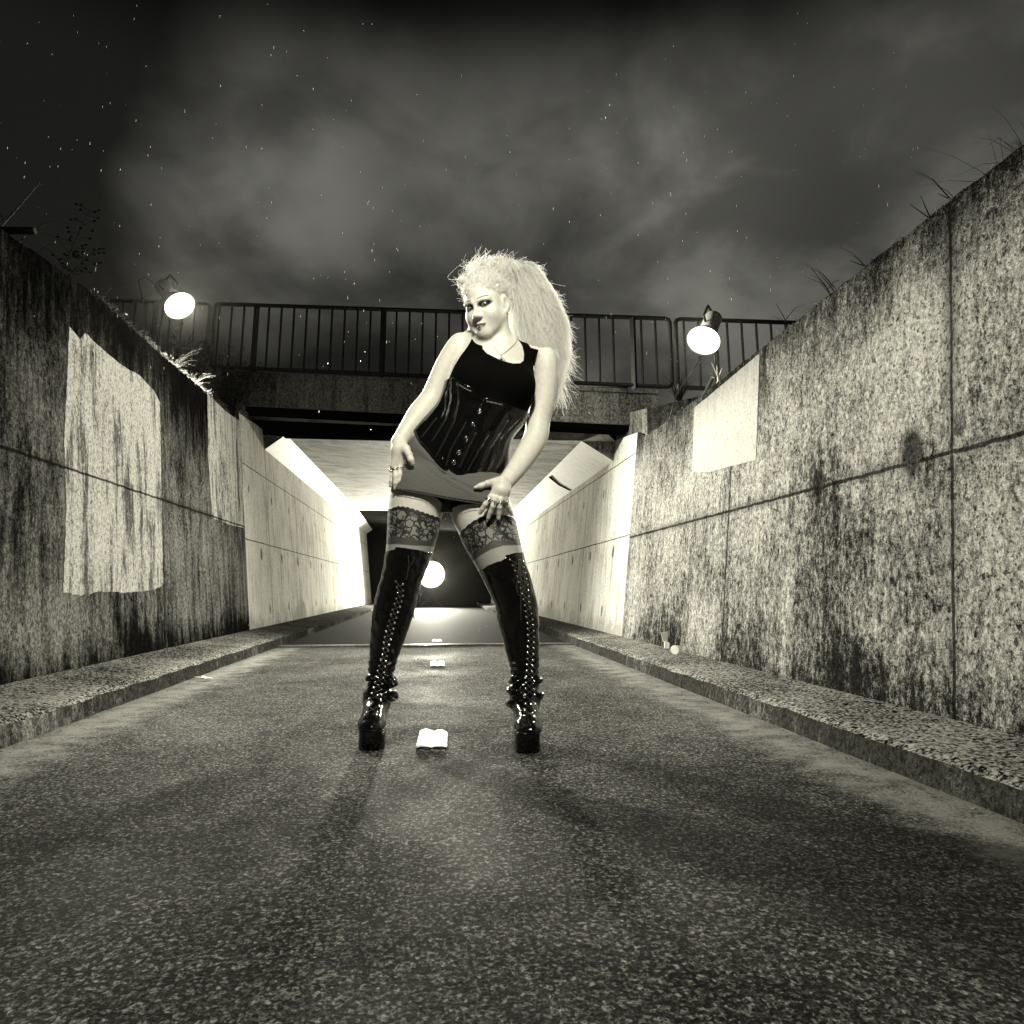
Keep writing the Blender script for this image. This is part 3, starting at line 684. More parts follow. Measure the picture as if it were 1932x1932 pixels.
def leafy(u, v, z, s, label):
    p = onz(u, v, z); mb = MB()
    for k in range(6):
        a = k * 1.05 + rnd.uniform(-.3, .3); L = s * rnd.uniform(.7, 1.2); e = p + (math.cos(a) * L, math.sin(a) * L, .004 + rnd.uniform(0, .025)); w_ = np.array((-math.sin(a), math.cos(a), 0)) * s * .28
        m_ = (p + e) / 2; mb.add([p + (0, 0, .006), m_ + w_ + (0, 0, .012), e, m_ - w_ + (0, 0, .01)], [(0, 1, 2, 3)])
    tag(mb.build('fallen_leaf', M_PAPER), label, 'leaf')
leafy(384, 1284, .004, .055, 'pale curled leaf in the gutter of the left kerb')
mb = MB()
for i in range(420):
    side = rnd.choice((-1, 1)); y = rnd.uniform(1.3, 7.2); x = (1.44 if side > 0 else -1.55) + -side * abs(rnd.gauss(0, .05)); s = rnd.uniform(.004, .013)
    a = rnd.uniform(0, 3.14); c, d_ = math.cos(a) * s, math.sin(a) * s; zz0 = rnd.uniform(.003, .008)
    mb.add([(x - c, y - d_, zz0), (x + d_ * .5, y - c * .5, zz0 + .003), (x + c, y + d_, zz0 + rnd.uniform(0, .006)), (x - d_ * .5, y + c * .5, zz0)], [(0, 1, 2, 3)])
tag(mb.build('leaf_litter', simple('brown_leaf_litter', .10, .8, grit=.6)), 'leaf crumbs washed into both gutters', kind='stuff')
# crushed carton, cup and wrapper on the right ledge
zl = .105
o = empty('crushed_carton', onz(1258, 1224, zl), 'crushed white carton lying open on the right ledge against the wall', 'litter')
p = onz(1254, 1223, zl); mb = MB(); mb.hexa([p, p + (.10, -.05, 0), p + (.13, .03, 0), p + (.02, .07, 0)], [p + (0, 0, .05), p + (.10, -.05, .028), p + (.13, .03, .03), p + (.02, .07, .06)]); mb.build('carton_body', M_PAPER, o)
mb = MB(); mb.hexa([p + (0, .03, .052), p + (.08, .03, .052), p + (.08, .036, .052), p + (0, .036, .052)], [p + (-.01, .05, .12), p + (.07, .05, .13), p + (.07, .056, .13), p + (-.01, .056, .12)]); mb.build('flap', M_PAPER, o)
o = empty('paper_cup', onz(1275, 1225, zl), 'flattened white paper cup next to the crushed carton', 'litter')
p = onz(1273, 1226, zl + .03); mb = MB(); mb.tube([p, p + (.05, .05, .004)], [.03, .022], 16); mb.build('cup', M_PAPER, o)
mb = MB(); mb.tube([p + (-.002, -.002, 0), p + (.002, .002, 0)], .033, 16); mb.build('lid', M_PAPER, o)
p = onz(1288, 1228, zl); mb = MB(); mb.hexa([p, p + (.08, -.01, 0), p + (.09, .05, 0), p + (.0, .06, 0)], [p + (.02, .0, .05), p + (.09, -.01, .02), p + (.09, .05, .035), p + (.02, .06, .06)]); tag(mb.build('wrapper', simple('foil_wrapper', .35, .3, grit=.6)), 'crumpled grey wrapper right of the paper cup', 'litter')

# ================================================================== rain
def rain_mat():
    mt, t, b = new_mat('rain_water'); b.inputs['Base Color'].default_value = (.55, .55, .5, 1); b.inputs['Roughness'].default_value = .25
    b.inputs['Transmission Weight'].default_value = .0; b.inputs['Specular IOR Level'].default_value = 1
    tr = t.n.new('ShaderNodeBsdfTranslucent'); tr.inputs[0].default_value = (.6, .6, .55, 1)
    mx = t.n.new('ShaderNodeMixShader'); mx.inputs[0].default_value = .6
    t.l.new(b.outputs[0], mx.inputs[1]); t.l.new(tr.outputs[0], mx.inputs[2]); t.l.new(mx.outputs[0], t.n['Material Output'].inputs[0]); return mt
mb = MB()
for i in range(1150):
    y = rnd.uniform(1.6, 9.5); x = rnd.uniform(-.8, .9) * y; z = rnd.uniform(.1, 1.0) * (1.2 + y * .75)
    if y > 7.2 and z < 3.0: continue
    if abs(x) > 1.95 and z < 2.5: continue
    if .3 < abs(y - 2.75) < 0: continue
    if abs(x) < .75 and 2.35 < y < 3.1: continue
    r_ = rnd.uniform(.0007, .0015) * (.6 + y * .12); L = r_ * rnd.uniform(2.5, 8)
    mb.ball((x, y, z), 1, 4, 3, (r_, r_, L))
tag(mb.build('rain', rain_mat()), 'scattered falling raindrops', kind='stuff')
# thin haze volume, added to give the lamps a halo
hz = MB(); hz.box((0, 19, 4), (60, 60, 12)); hz = hz.build('haze'); tag(hz, 'thin rainy haze', kind='stuff')
mt = bpy.data.materials.new('glow_haze'); mt.use_nodes = True; nt = mt.node_tree; nt.nodes.clear()
vo = nt.nodes.new('ShaderNodeVolumePrincipled'); ou = nt.nodes.new('ShaderNodeOutputMaterial'); nt.links.new(vo.outputs[0], ou.inputs['Volume'])
vo.inputs['Density'].default_value = .00004; vo.inputs['Anisotropy'].default_value = .95; vo.inputs['Color'].default_value = (1, .98, .88, 1)
hz.data.materials.append(mt)
# ================================================================== the woman
def zcam(p): return float(np.dot(np.array(p) - CAM, FW))
def J(u, v, Y, rpx=0):
    p = ony(u, v, Y); return p, rpx * zcam(p) / FPX
# pixel coordinates read in enlarged crops
def A(x, y): return 719.8 + .1863 * x, 605.3 + .1863 * y
def Bq(x, y): return 719.8 + .0847 * x, 785.3 + .0847 * y
def Cq(x, y): return 867.1 + .0847 * x, 867.1 + .0847 * y
def Lq(x, y): return 687.1 + .1694 * x, 965.2 + .1694 * y
def E4(x, y): return 654.4 + .0932 * x, 1259.7 + .0932 * y
def E5(x, y): return 948.9 + .0932 * x, 1259.7 + .0932 * y
def K(x, y): return 785.3 + .1016 * x, 466.3 + .1016 * y

def cap(a, b, ra, rb, k=.01, op='+'):
    a = np.array(a, float); b = np.array(b, float)
    return dict(t='c', a=a, b=b, ra=ra, rb=rb, k=k, op=op)
def ell(c, r, R=None, k=.01, op='+'):
    return dict(t='e', c=np.array(c, float), r=np.array(r, float), R=np.eye(3) if R is None else R, k=k, op=op)
def pd(p, P):
    if p['t'] == 'c':
        a = p['a']; b = p['b']; ux, uy, uz = float(b[0] - a[0]), float(b[1] - a[1]), float(b[2] - a[2])
        X = P[:, 0] - float(a[0]); Y = P[:, 1] - float(a[1]); Z = P[:, 2] - float(a[2])
        t = (X * ux + Y * uy + Z * uz) * (1 / (ux * ux + uy * uy + uz * uz + 1e-12)); np.minimum(t, 1, out=t); np.maximum(t, 0, out=t)
        X -= t * ux; Y -= t * uy; Z -= t * uz
        return np.sqrt(X * X + Y * Y + Z * Z) - (p['ra'] + (p['rb'] - p['ra']) * t)
    c = p['c']; X = P[:, 0] - float(c[0]); Y = P[:, 1] - float(c[1]); Z = P[:, 2] - float(c[2]); R = p['R']; k0 = 0; k1 = 1e-14
    for i in range(3):
        r = float(p['r'][i]); q = (X * float(R[0, i]) + Y * float(R[1, i]) + Z * float(R[2, i])) * (1 / r); q2 = q * q; k0 = k0 + q2; k1 = k1 + q2 * (1 / (r * r))
    k0 = np.sqrt(k0)
    return k0 * (k0 - 1) / np.sqrt(k1)
def sdf(prims, P):
    d = np.full(len(P), 1e3)
    for p in prims:
        e = pd(p, P); k = p['k']
        if p['op'] == '+':
            h = np.maximum(k - np.abs(d - e), 0) / k; d = np.minimum(d, e) - h * h * k * .25
        else:
            e = -e; h = np.maximum(k - np.abs(d - e), 0) / k; d = np.maximum(d, e) + h * h * k * .25
    return d
def poly2(poly, X, Z):
    """signed distance to a polygon, negative inside"""
    P = np.array(poly); n = len(P); d = np.full(X.shape, 1e9); s = np.zeros(X.shape, bool)
    for i in range(n):
        x0, z0 = P[i]; x1, z1 = P[(i + 1) % n]; ex, ez = x1 - x0, z1 - z0
        t = np.clip(((X - x0) * ex + (Z - z0) * ez) / (ex * ex + ez * ez + 1e-12), 0, 1)
        d = np.minimum(d, (X - x0 - t * ex) ** 2 + (Z - z0 - t * ez) ** 2)
        if z0 != z1: s ^= ((z0 > Z) != (z1 > Z)) & (X < (x1 - x0) * (Z - z0) / (z1 - z0) + x0)
    d = np.sqrt(d); return np.where(s, -d, d)
def surface(fn, prims, lo, hi, h, margin=0.0, extra=None):
    """surface nets over the active blocks of a signed distance field"""
    lo = np.array(lo, float); n = np.ceil((np.array(hi) - lo) / h).astype(int) + 1; B = 14
    n = ((n + B - 1) // B) * B + 1
    G = np.full(tuple(n), .05, np.float32); nb = (n - 1) // B
    bi = np.stack(np.meshgrid(*[np.arange(k) for k in nb], indexing='ij'), -1).reshape(-1, 3)
    bc = lo + (bi * B + B / 2) * h; rad = B * h * .87
    alld = np.stack([pd(p, bc) for p in prims]); plus = np.array([p['op'] == '+' for p in prims])
    dm0 = alld[plus].min(0); dm = dm0 - margin; act = np.abs(dm) < rad * 1.6 + .012
    inside = (dm < 0) & ~act
    for b in bi[inside]: G[b[0] * B:(b[0] + 1) * B + 1, b[1] * B:(b[1] + 1) * B + 1, b[2] * B:(b[2] + 1) * B + 1] = -.05
    o = np.stack(np.meshgrid(*[np.arange(B + 1)] * 3, indexing='ij'), -1).reshape(-1, 3)
    kk = np.array([p['k'] for p in prims])
    for j in np.where(act)[0]:
        b = bi[j] * B; P = np.asfortranarray(lo + (b + o) * h)
        sel = [prims[i] for i in np.where(alld[:, j] < dm0[j] + 2 * rad + kk + .01)[0]]
        v = fn(sel, P).reshape(B + 1, B + 1, B + 1)
        G[b[0]:b[0] + B + 1, b[1]:b[1] + B + 1, b[2]:b[2] + B + 1] = v
    S = G < 0
    cnt = np.zeros(tuple(n - 1), np.int8)
    for dx in (0, 1):
        for dy in (0, 1):
            for dz in (0, 1): cnt += S[dx:n[0] - 1 + dx, dy:n[1] - 1 + dy, dz:n[2] - 1 + dz]
    ci = np.argwhere((cnt > 0) & (cnt < 8)); idx = np.full(tuple(n - 1), -1, np.int32); idx[tuple(ci.T)] = np.arange(len(ci))
    cv = np.array([(a, b, c) for a in (0, 1) for b in (0, 1) for c in (0, 1)])
    val = np.stack([G[tuple((ci + c).T)] for c in cv], 1)
    acc = np.zeros((len(ci), 3)); w = np.zeros(len(ci))
    for i in range(8):
        for k in range(3):
            j = i | (4 >> k)
            if j == i: continue
            a, b = val[:, i], val[:, j]; mks = (a < 0) != (b < 0); t = np.where(mks, a / np.where(mks, a - b, 1), 0)
            acc += (cv[i] + t[:, None] * (cv[j] - cv[i])) * mks[:, None]; w += mks
    V = lo + (ci + acc / w[:, None]) * h
    F = []
    for ax in range(3):
        o1, o2 = [(1, 2), (2, 0), (0, 1)][ax]
        sl0 = [slice(None)] * 3; sl1 = [slice(None)] * 3; sl0[ax] = slice(0, n[ax] - 1); sl1[ax] = slice(1, n[ax])
        a = S[tuple(sl0)]; b = S[tuple(sl1)]
        for flip, mk in ((0, a & ~b), (1, ~a & b)):
            e = np.argwhere(mk); e = e[(e[:, o1] > 0) & (e[:, o2] > 0) & (e[:, o1] < n[o1] - 1) & (e[:, o2] < n[o2] - 1)]
            d1 = np.zeros(3, int); d1[o1] = 1; d2 = np.zeros(3, int); d2[o2] = 1
            q = np.stack([idx[tuple((e - d1 - d2).T)], idx[tuple((e - d2).T)], idx[tuple(e.T)], idx[tuple((e - d1).T)]], 1)
            F.append(q[:, ::-1] if flip else q)
    F = np.concatenate(F); F = F[(F >= 0).all(1)]
    used = np.unique(F); mp = np.full(len(V), -1); mp[used] = np.arange(len(used))
    return V[used], mp[F]

# ---- head frame
HS = 1.1525
HR_ = np.array([[0.8268, -0.4904, -0.2756], [-0.5545, -0.793, -0.2523], [0.0948, -0.3614, 0.9276]])
HO = np.array((0.1997, 2.78, 1.7806))
def hl(x, y, z): return HO + HS * (HR_ @ np.array((x, y, z), float))
def he(c, r, k=.01, op='+', tilt=None):
    R = HR_ if tilt is None else HR_ @ tilt
    return ell(hl(*c), np.array(r) * HS, R, k * HS, op)
def hc(a, b, ra, rb, k=.008, op='+'): return cap(hl(*a), hl(*b), ra * HS, rb * HS, k * HS, op)
head = [he((0, -.014, .035), (.073, .093, .084), .01), he((0, .020, -.034), (.060, .063, .084), .03)]
for s in (-1, 1):
    head += [hc((s * .050, .006, -.050), (s * .012, .062, -.096), .023, .018, .025), he((s * .034, .048, -.034), (.030, .030, .034), .022)]
    head += [hc((s * .046, .062, .019), (s * .013, .078, .016), .008, .008, .014)]
head += [he((0, .067, -.098), (.021, .019, .018), .018), he((0, .060, -.068), (.030, .026, .026), .02)]
for s in (-1, 1):
    head += [he((s * .031, .090, .001), (.019, .014, .012), .014, '-'), he((s * .031, .0655, .0), (.0155, .0165, .0135), .005)]
head += [hc((0, .078, .008), (0, .097, -.030), .0075, .0105, .010), he((0, .101, -.034), (.0105, .010, .0095), .008)]
for s in (-1, 1): head += [he((s * .0125, .090, -.038), (.0075, .010, .0075), .006)]
for s in (-1, 1): head += [he((s * .0075, .094, -.0475), (.0042, .006, .005), .004, '-')]
head += [hc((-.020, .0795, -.0690), (-.005, .0885, -.0628), .0028, .0048, .004), hc((.020, .0795, -.0690), (.005, .0885, -.0628), .0028, .0048, .004),
         hc((-.015, .0815, -.0715), (0, .0880, -.0745), .0035, .0068, .006), hc((.015, .0815, -.0715), (0, .0880, -.0745), .0035, .0068, .006)]
head += [hc((-.021, .0850, -.0702), (0, .0975, -.0690), .0012, .0014, .003, '-'), hc((.021, .0850, -.0702), (0, .0975, -.0690), .0012, .0014, .003, '-')]
for s in (-1, 1):
    head += [he((s * .031, .0835, -.0008), (.0128, .012, .0042), .002, '-')]
    tl = np.array(Matrix.Rotation(-.25, 3, 'X') @ Matrix.Rotation(s * .35, 3, 'Z'))
    head += [he((s * .076, -.016, -.008), (.0095, .020, .033), .006, '+', tl), he((s * .084, -.010, -.006), (.007, .010, .018), .005, '-', tl), he((s * .077, -.010, -.036), (.006, .009, .010), .006)]
Yt = 2.82
def JJ(p, q, k=.02): (a, ra), (b, rb) = p, q; return cap(a, b, ra, rb, k)
neck = [cap(hl(0, -.022, -.03), J(950, 652, 2.83)[0], .056, .053, .03),
        JJ(J(*A(1180, 300), 2.835, 21), J(*A(1560, 330), 2.845, 13), .05), JJ(J(*A(1150, 330), 2.835, 22), J(*A(895, 195), 2.845, 17), .05),
        cap(hl(-.045, -.015, -.06), J(*A(1150, 345), 2.775)[0], .014, .010, .03), cap(hl(.05, -.02, -.055), J(*A(1250, 340), 2.775)[0], .014, .010, .03)]
def tiltR(deg): return np.array(Matrix.Rotation(math.radians(deg), 3, 'Y'))
def pe(A_, Y, rx, ry, rz, tilt, k):
    u, v = A_; p, _ = J(u, v, Y); s = zcam(p) / FPX; return ell(p, (rx * s, ry, rz * s), tiltR(tilt), k)
torso = [pe(A(1135, 500), 2.845, 74, .100, 60, 12, .05), pe(A(1095, 720), 2.84, 79, .108, 78, 20, .05),
         pe(A(1010, 930), 2.84, 64, .098, 62, 26, .06), pe(A(880, 1110), 2.84, 66, .098, 58, 30, .06),
         pe(A(730, 1400), 2.86, 98, .122, 78, 14, .07)]
torso += [pe(A(960, 610), 2.775, 36, .080, 34, 10, .045), pe(A(1345, 650), 2.775, 37, .080, 35, 10, .045)]
torso += [pe(A(560, 1560), 2.93, 55, .10, 52, 0, .06), pe(A(930, 1600), 2.93, 52, .10, 50, 0, .06)]
YkL, YkR = 2.80, 2.72
def chain(pts, k=.02):
    if len(pts) > 2:   # round the joints off: resample along a spline through the given stations
        Q = np.array([list(p) + [r] for p, r in pts]); Q = np.vstack([2 * Q[0] - Q[1], Q, 2 * Q[-1] - Q[-2]]); rs = []
        for i in range(1, len(Q) - 2):
            for t in np.linspace(0, 1, 4, endpoint=False):
                a, b, c, d = Q[i - 1:i + 3]; rs.append(.5 * (2 * b + (c - a) * t + (2 * a - 5 * b + 4 * c - d) * t * t + (3 * b - 3 * c + d - a) * t ** 3))
        rs.append(Q[-2]); pts = [(q[:3], q[3]) for q in rs]; k = k * .5
    out = []
    for i in range(len(pts) - 1): (a, ra), (b, rb) = pts[i], pts[i + 1]; out.append(cap(a, b, ra, rb, k))
    return out
legL = chain([J(797, 915, 2.86, 54), J(785, 958, 2.84, 48), J(779, 1000, 2.825, 43.5), J(772, 1040, 2.81, 39), J(759, 1088, 2.80, 33.5), J(744, 1145, 2.82, 34.5), J(732, 1200, 2.845, 28), J(722, 1248, 2.86, 21), J(716.5, 1290, 2.865, 18)], .035)
legR = chain([J(890, 925, 2.86, 52), J(911, 968, 2.83, 54), J(924, 1007, 2.80, 49), J(938, 1043, 2.77, 43), J(955, 1085, 2.74, 38), J(972, 1130, 2.73, 34.5), J(978, 1170, 2.74, 34), J(986, 1226, 2.76, 27), J(990, 1262, 2.765, 21.5), J(992, 1295, 2.765, 20)], .035)
armL = chain([J(*A(800, 240), 2.86, 22), J(*A(665, 430), 2.865, 18.5), J(*A(585, 600), 2.87, 17.5), J(*A(510, 780), 2.875, 19), J(*A(385, 950), 2.85, 21), J(*A(258, 1110), 2.81, 14.5), J(*A(175, 1235), 2.785, 12)], .03)
armR = chain([J(*A(1665, 375), 2.86, 20), J(*A(1660, 560), 2.87, 20.5), J(*A(1640, 800), 2.88, 20), J(*A(1588, 1000), 2.885, 20.5), J(*A(1565, 1170), 2.87, 20.5), J(*A(1480, 1330), 2.83, 19.5), J(*A(1365, 1500), 2.77, 16.5), J(*A(1255, 1640), 2.715, 13)], .03)

# skirt volume, used to lay hands on
skirt_p = [dict(p) for p in torso[3:5]] + [dict(p) for p in torso[7:]] + legL[:7] + legR[:7] + [cap(J(790, 930, 2.85)[0], J(920, 945, 2.83)[0], .085, .085, .09), cap(J(795, 950, 2.84)[0], J(925, 962, 2.81)[0], .092, .098, .09)]
core = torso + legL + legR + skirt_p
def ysurf(u, v, prims=core, off=.008, fallback=None):
    """depth at which the line of sight through (u, v) meets the figure"""
    ys = np.linspace(2.45, 3.0, 221); P = np.array([ony(u, v, y) for y in ys]); d = sdf(prims, P) - off
    i = np.argmax(d < 0)
    return float(ys[i]) if d[i] < 0 else fallback
def finger(pts, fb, k=.003, lift=.0):
    """pts: (u, v, r px), laid on the surface behind them"""
    out = []; last = None
    for i, (u, v, r) in enumerate(pts):
        y = ysurf(u, v, fallback=fb); p, rr = J(u, v, y, r); p, rr = J(u, v, y - rr * .75 - lift - (.010 if i == 1 and len(pts) > 2 else 0), r); out.append((p, rr))
    return out
fbL, fbR = 2.80, 2.80
def hand_chain(pts, fb, k=.006, kroot=.012, lift=0):
    q = finger(pts, fb, lift=lift); res = []
    for i in range(len(q) - 1): res.append(cap(q[i][0], q[i + 1][0], q[i][1], q[i + 1][1], kroot if i == 0 else k))
    return res, q
hands = []; FING = {}
def palm(pts, fb, k=.018): 
    q = finger(pts, fb); return [cap(q[i][0], q[i + 1][0], q[i][1], q[i + 1][1], k) for i in range(len(q) - 1)]
# right hand of the woman (left in the picture)
wL = J(*A(175, 1235), 2.785, 12)
for a_, r0 in (((405, 1080), 6.2), ((300, 1110), 6.0), ((250, 1110), 5.2)):
    y = 2.765; m_ = J(*Bq(385, 760), 2.765, 9.5); e = J(*Bq(*a_), y, r0); hands += [cap(wL[0], m_[0], wL[1] * .85, m_[1], .02), cap(m_[0], e[0], m_[1], e[1], .02)]
def hchain(name, pts, k=.0035):
    q = [J(*Bq(x, y), Y, r) for x, y, Y, r in pts]; FING[name] = q; return chain2(q, k)
def chain2(q, k): return [cap(q[i][0], q[i + 1][0], q[i][1], q[i + 1][1], k if i else k * 1.5) for i in range(len(q) - 1)]
hands += hchain('Li', [(405, 1080, 2.765, 5.8), (400, 1300, 2.748, 5.0), (398, 1440, 2.748, 4.8), (388, 1555, 2.755, 4.0)])
hands += hchain('Lm', [(300, 1110, 2.765, 5.6), (308, 1340, 2.745, 4.8), (305, 1490, 2.745, 4.5), (298, 1605, 2.752, 3.8)])
hands += hchain('Lr', [(245, 1120, 2.775, 5.0), (235, 1330, 2.765, 4.4), (215, 1450, 2.765, 4.2), (203, 1545, 2.77, 3.6)])
hands += hchain('Lp', [(245, 1200, 2.80, 4.2), (258, 1560, 2.79, 3.6), (242, 1665, 2.79, 3.2)])
hands += hchain('Lt', [(400, 640, 2.775, 9.5), (540, 730, 2.745, 7.6), (615, 860, 2.725, 5.6), (655, 970, 2.718, 5.3), (687, 1055, 2.722, 4.4)], .012)
# left hand (right in the picture), spread on the thigh
wR = J(*A(1255, 1640), 2.715, 13)
pc = J(*Cq(960, 590), 2.675, 15)
hands += [cap(wR[0], pc[0], wR[1], pc[1], .02)]
for a_, r0 in (((690, 830), 6.0), ((800, 860), 6.2), ((915, 880), 6.0), ((1010, 870), 5.4)):
    e = J(*Cq(*a_), 2.665, r0); mm = J(*Cq(a_[0] * .4 + 960 * .6, 700), 2.665, 9.5); hands += [cap(pc[0], mm[0], pc[1] * .6, mm[1], .02), cap(mm[0], e[0], mm[1], e[1], .018)]
def rchain(name, pts, k=.0035):
    q = []
    for x, y, off, r in pts:
        u, v = Cq(x, y); ys = ysurf(u, v, fallback=2.72); q.append(J(u, v, min(ys, 2.70) - .012 - off, r))
    FING[name] = q; return chain2(q, k)
hands += rchain('Ri', [(690, 830, .022, 5.8), (570, 1000, .016, 4.9), (510, 1100, .006, 4.7), (458, 1185, .0, 3.9)])
hands += rchain('Rm', [(800, 860, .024, 5.8), (740, 1040, .020, 4.9), (690, 1170, .008, 4.7), (640, 1300, .0, 3.9)])
hands += rchain('Rr', [(915, 880, .024, 5.6), (895, 1060, .020, 4.7), (882, 1190, .008, 4.5), (868, 1312, .0, 3.8)])
hands += rchain('Rp', [(1010, 870, .020, 5.0), (1080, 1050, .012, 4.0), (1125, 1140, .006, 3.8), (1160, 1220, .0, 3.2)])
hands += rchain('Rt', [(930, 480, .02, 9.0), (760, 510, .016, 7.0), (620, 535, .010, 5.6), (470, 590, .004, 5.0), (350, 625, .0, 3.4)], .012)

body_p = torso + neck + head[:2] + armL + armR + legL[:17] + legR[:17] + hands + head[2:]
# keep the head's cuts from biting anything but the head: order head prims first
body_p = head + neck + torso + armL + armR + legL[:17] + legR[:17] + hands
LO, HI = (-.34, 2.44, .70), (.64, 3.08, 2.06)
BV, BF = surface(lambda s, P: sdf(s, P), body_p, LO, HI, .0029)

def skin_mat():
    mt, t, b = new_mat('pale_skin'); a = t.n.new('ShaderNodeAttribute'); a.attribute_name = 'paint'
    ps = t.pos(); mo = t.noise(ps, 60, 4, .6)
    base = t.mix(t.ss(mo, .35, .65), .60, .66)
    v = t.math('MULTIPLY', base, t.xyz(a.outputs['Color'])[0])
    t.put(b.inputs['Base Color'], t.grey(v, (1, .97, .88))); b.inputs['Roughness'].default_value = .48; b.inputs['Specular IOR Level'].default_value = .35
    b.inputs['Subsurface Weight'].default_value = .12; b.inputs['Subsurface Radius'].default_value = (1, .8, .6); b.inputs['Subsurface Scale'].default_value = .008
    t.put(b.inputs['Normal'], t.bump(t.noise(ps, 350, 3, .6), .08, .002)); return mt
M_SKIN = skin_mat()
woman = empty('person', ((.08), 2.75, 0), 'woman with frizzy white hair, black corset and thigh-high platform boots standing on the road', 'person')
body = mesh_obj('body', BV, BF, M_SKIN, woman, True)
# make-up and the shade of the mouth crease, painted on the face
q = (BV - HO) @ HR_ / HS; px, py, pz = q.T; paint = np.ones(len(BV)); front = (py > .03) & (np.abs(px) < .075) & (pz > -.13) & (pz < .1)
def dab(mask, amt): global paint; paint = np.where(front, paint * (1 - amt * np.clip(mask, 0, 1)), paint)
for s in (-1, 1):
    ex = (px - s * .032) / .022; ez = (pz - .0030) / .0112; dab((1.30 - np.sqrt(ex ** 2 + ez ** 2)) * 2.4, .985)
    ex = (px - s * .040) / .014; ez = (pz - .006) / .007; dab((1.2 - np.sqrt(ex ** 2 + ez ** 2)) * 2, .7)
    bx = s * px; bz = .024 + .0045 * np.sin(np.clip((bx - .012) / .040, 0, 1) * 2.6); wd = .0021
    dab(np.where((bx > .012) & (bx < .052), 1.6 - np.abs(pz - bz) / wd, 0) * 1.2, .75)
lipu = np.where(np.abs(px) < .023, 1, 0) * (1.5 - np.abs(pz + .0650 + .16 * np.abs(px)) / .0036); dab(lipu, .80)
lipl = np.where(np.abs(px) < .019, 1, 0) * (1.5 - np.abs(pz + .0738 - .10 * np.abs(px)) / .0048); dab(lipl, .74)
dab(np.where(np.abs(px) < .0225, 1, 0) * (1.6 - np.abs(pz + .0688 + .07 * np.abs(px)) / .0014) * 1.3, .85)  # dark line between the lips: crease shade put into the paint
dab((1.2 - np.sqrt((px - .0) ** 2 + ((pz + .0745)) ** 2) / .0042) * 3, .6)
at = body.data.color_attributes.new('paint', 'FLOAT_COLOR', 'POINT'); at.data.foreach_set('color', np.repeat(paint[:, None], 4, 1).astype(np.float32).ravel())

M_EYEW = simple('eye_white', .16, .12, coat=1); M_IRIS = simple('grey_iris', .03, .1, coat=1)
for s in (-1, 1):
    c = hl(s * .031, .0672, 0); look = CAM - c; look = look / np.linalg.norm(look); R = frame_to(look)
    mb = MB(); mb.ball(c, .0143 * HS, 20, 12); e = mb.build('eye', M_EYEW, woman, True)
    mb = MB(); mb.ball(c + look * .0105 * HS, .0062 * HS, 14, 8, (1, 1, .75), R); mb.build('iris', M_IRIS, e, True)

# ------------------------------------------------ garments
def pxpoly(pts, Y, conv=A): return [tuple(ony(*conv(*p), Y)[[0, 2]]) for p in pts]
def garment(name, prims, off, poly, mat, lo, hi, h=.0034, disp=None, rnd_edge=.0, extra=None, label=None, parent=None):
    def fn(sel, P):
        d = sdf(sel, P) - off
        if disp is not None: d = d - disp(P)
        return np.maximum(d, poly2(poly, P[:, 0], P[:, 2])) if extra is None else extra(d, P)
    V, F = surface(fn, prims, lo, hi, h, margin=off + .004)
    o = mesh_obj(name, V, F, mat, parent or woman, True)
    return o, V
IDN = lambda x, y: (x, y)
M_TANK = simple('black_cotton', .0018, .95, spec=.05)
def pvc_mat(name='black_patent', wr_=.35, sc=28):
    mt, t, b = new_mat(name); p = t.pos(); n = t.noise(p, sc, 3, .5, .6)
    b.inputs['Base Color'].default_value = (.003, .003, .003, 1); b.inputs['Roughness'].default_value = .10; b.inputs['Specular IOR Level'].default_value = .55
    b.inputs['Coat Weight'].default_value = .25; b.inputs['Coat Roughness'].default_value = .04
    t.put(b.inputs['Normal'], t.bump(n, wr_, .012)); return mt
M_PVC = pvc_mat(wr_=.16); M_BOOT = pvc_mat('patent_boot', .45, 22)
tank_poly = pxpoly([(930, 118), (905, 190), (865, 258), (800, 345), (738, 440), (690, 545), (560, 620), (560, 1200), (1500, 1200), (1680, 900), (1660, 700), (1560, 690), (1560, 450), (1577, 350), (1606, 258), (1522, 240), (1490, 168), (1440, 140), (1385, 146),
                    (1432, 232), (1450, 320), (1440, 400), (1395, 452), (1325, 466), (1200, 430), (1062, 352), (1024, 300), (1030, 170), (985, 120)], 2.77)
garment('tank_top', torso + neck[1:3] + neck[:1], .0055, tank_poly, M_TANK, (-.1, 2.6, 1.15), (.6, 3.06, 1.86))
corset_edge = [(700, 566), (745, 600), (790, 648), (850, 690), (912, 722), (980, 790), (1018, 826), (1060, 806), (1140, 820), (1222, 850), (1330, 890), (1480, 905), (1600, 900), (1600, 1200), (1500, 1400), (1300, 1531), (1212, 1531), (1190, 1552), (1060, 1590), (900, 1606),
               (760, 1574), (708, 1532), (690, 1490), (672, 1512), (640, 1523), (560, 1432), (470, 1312), (385, 1212), (338, 1112), (250, 1050), (400, 800), (560, 560)]
corset_poly = pxpoly(corset_edge, 2.76)
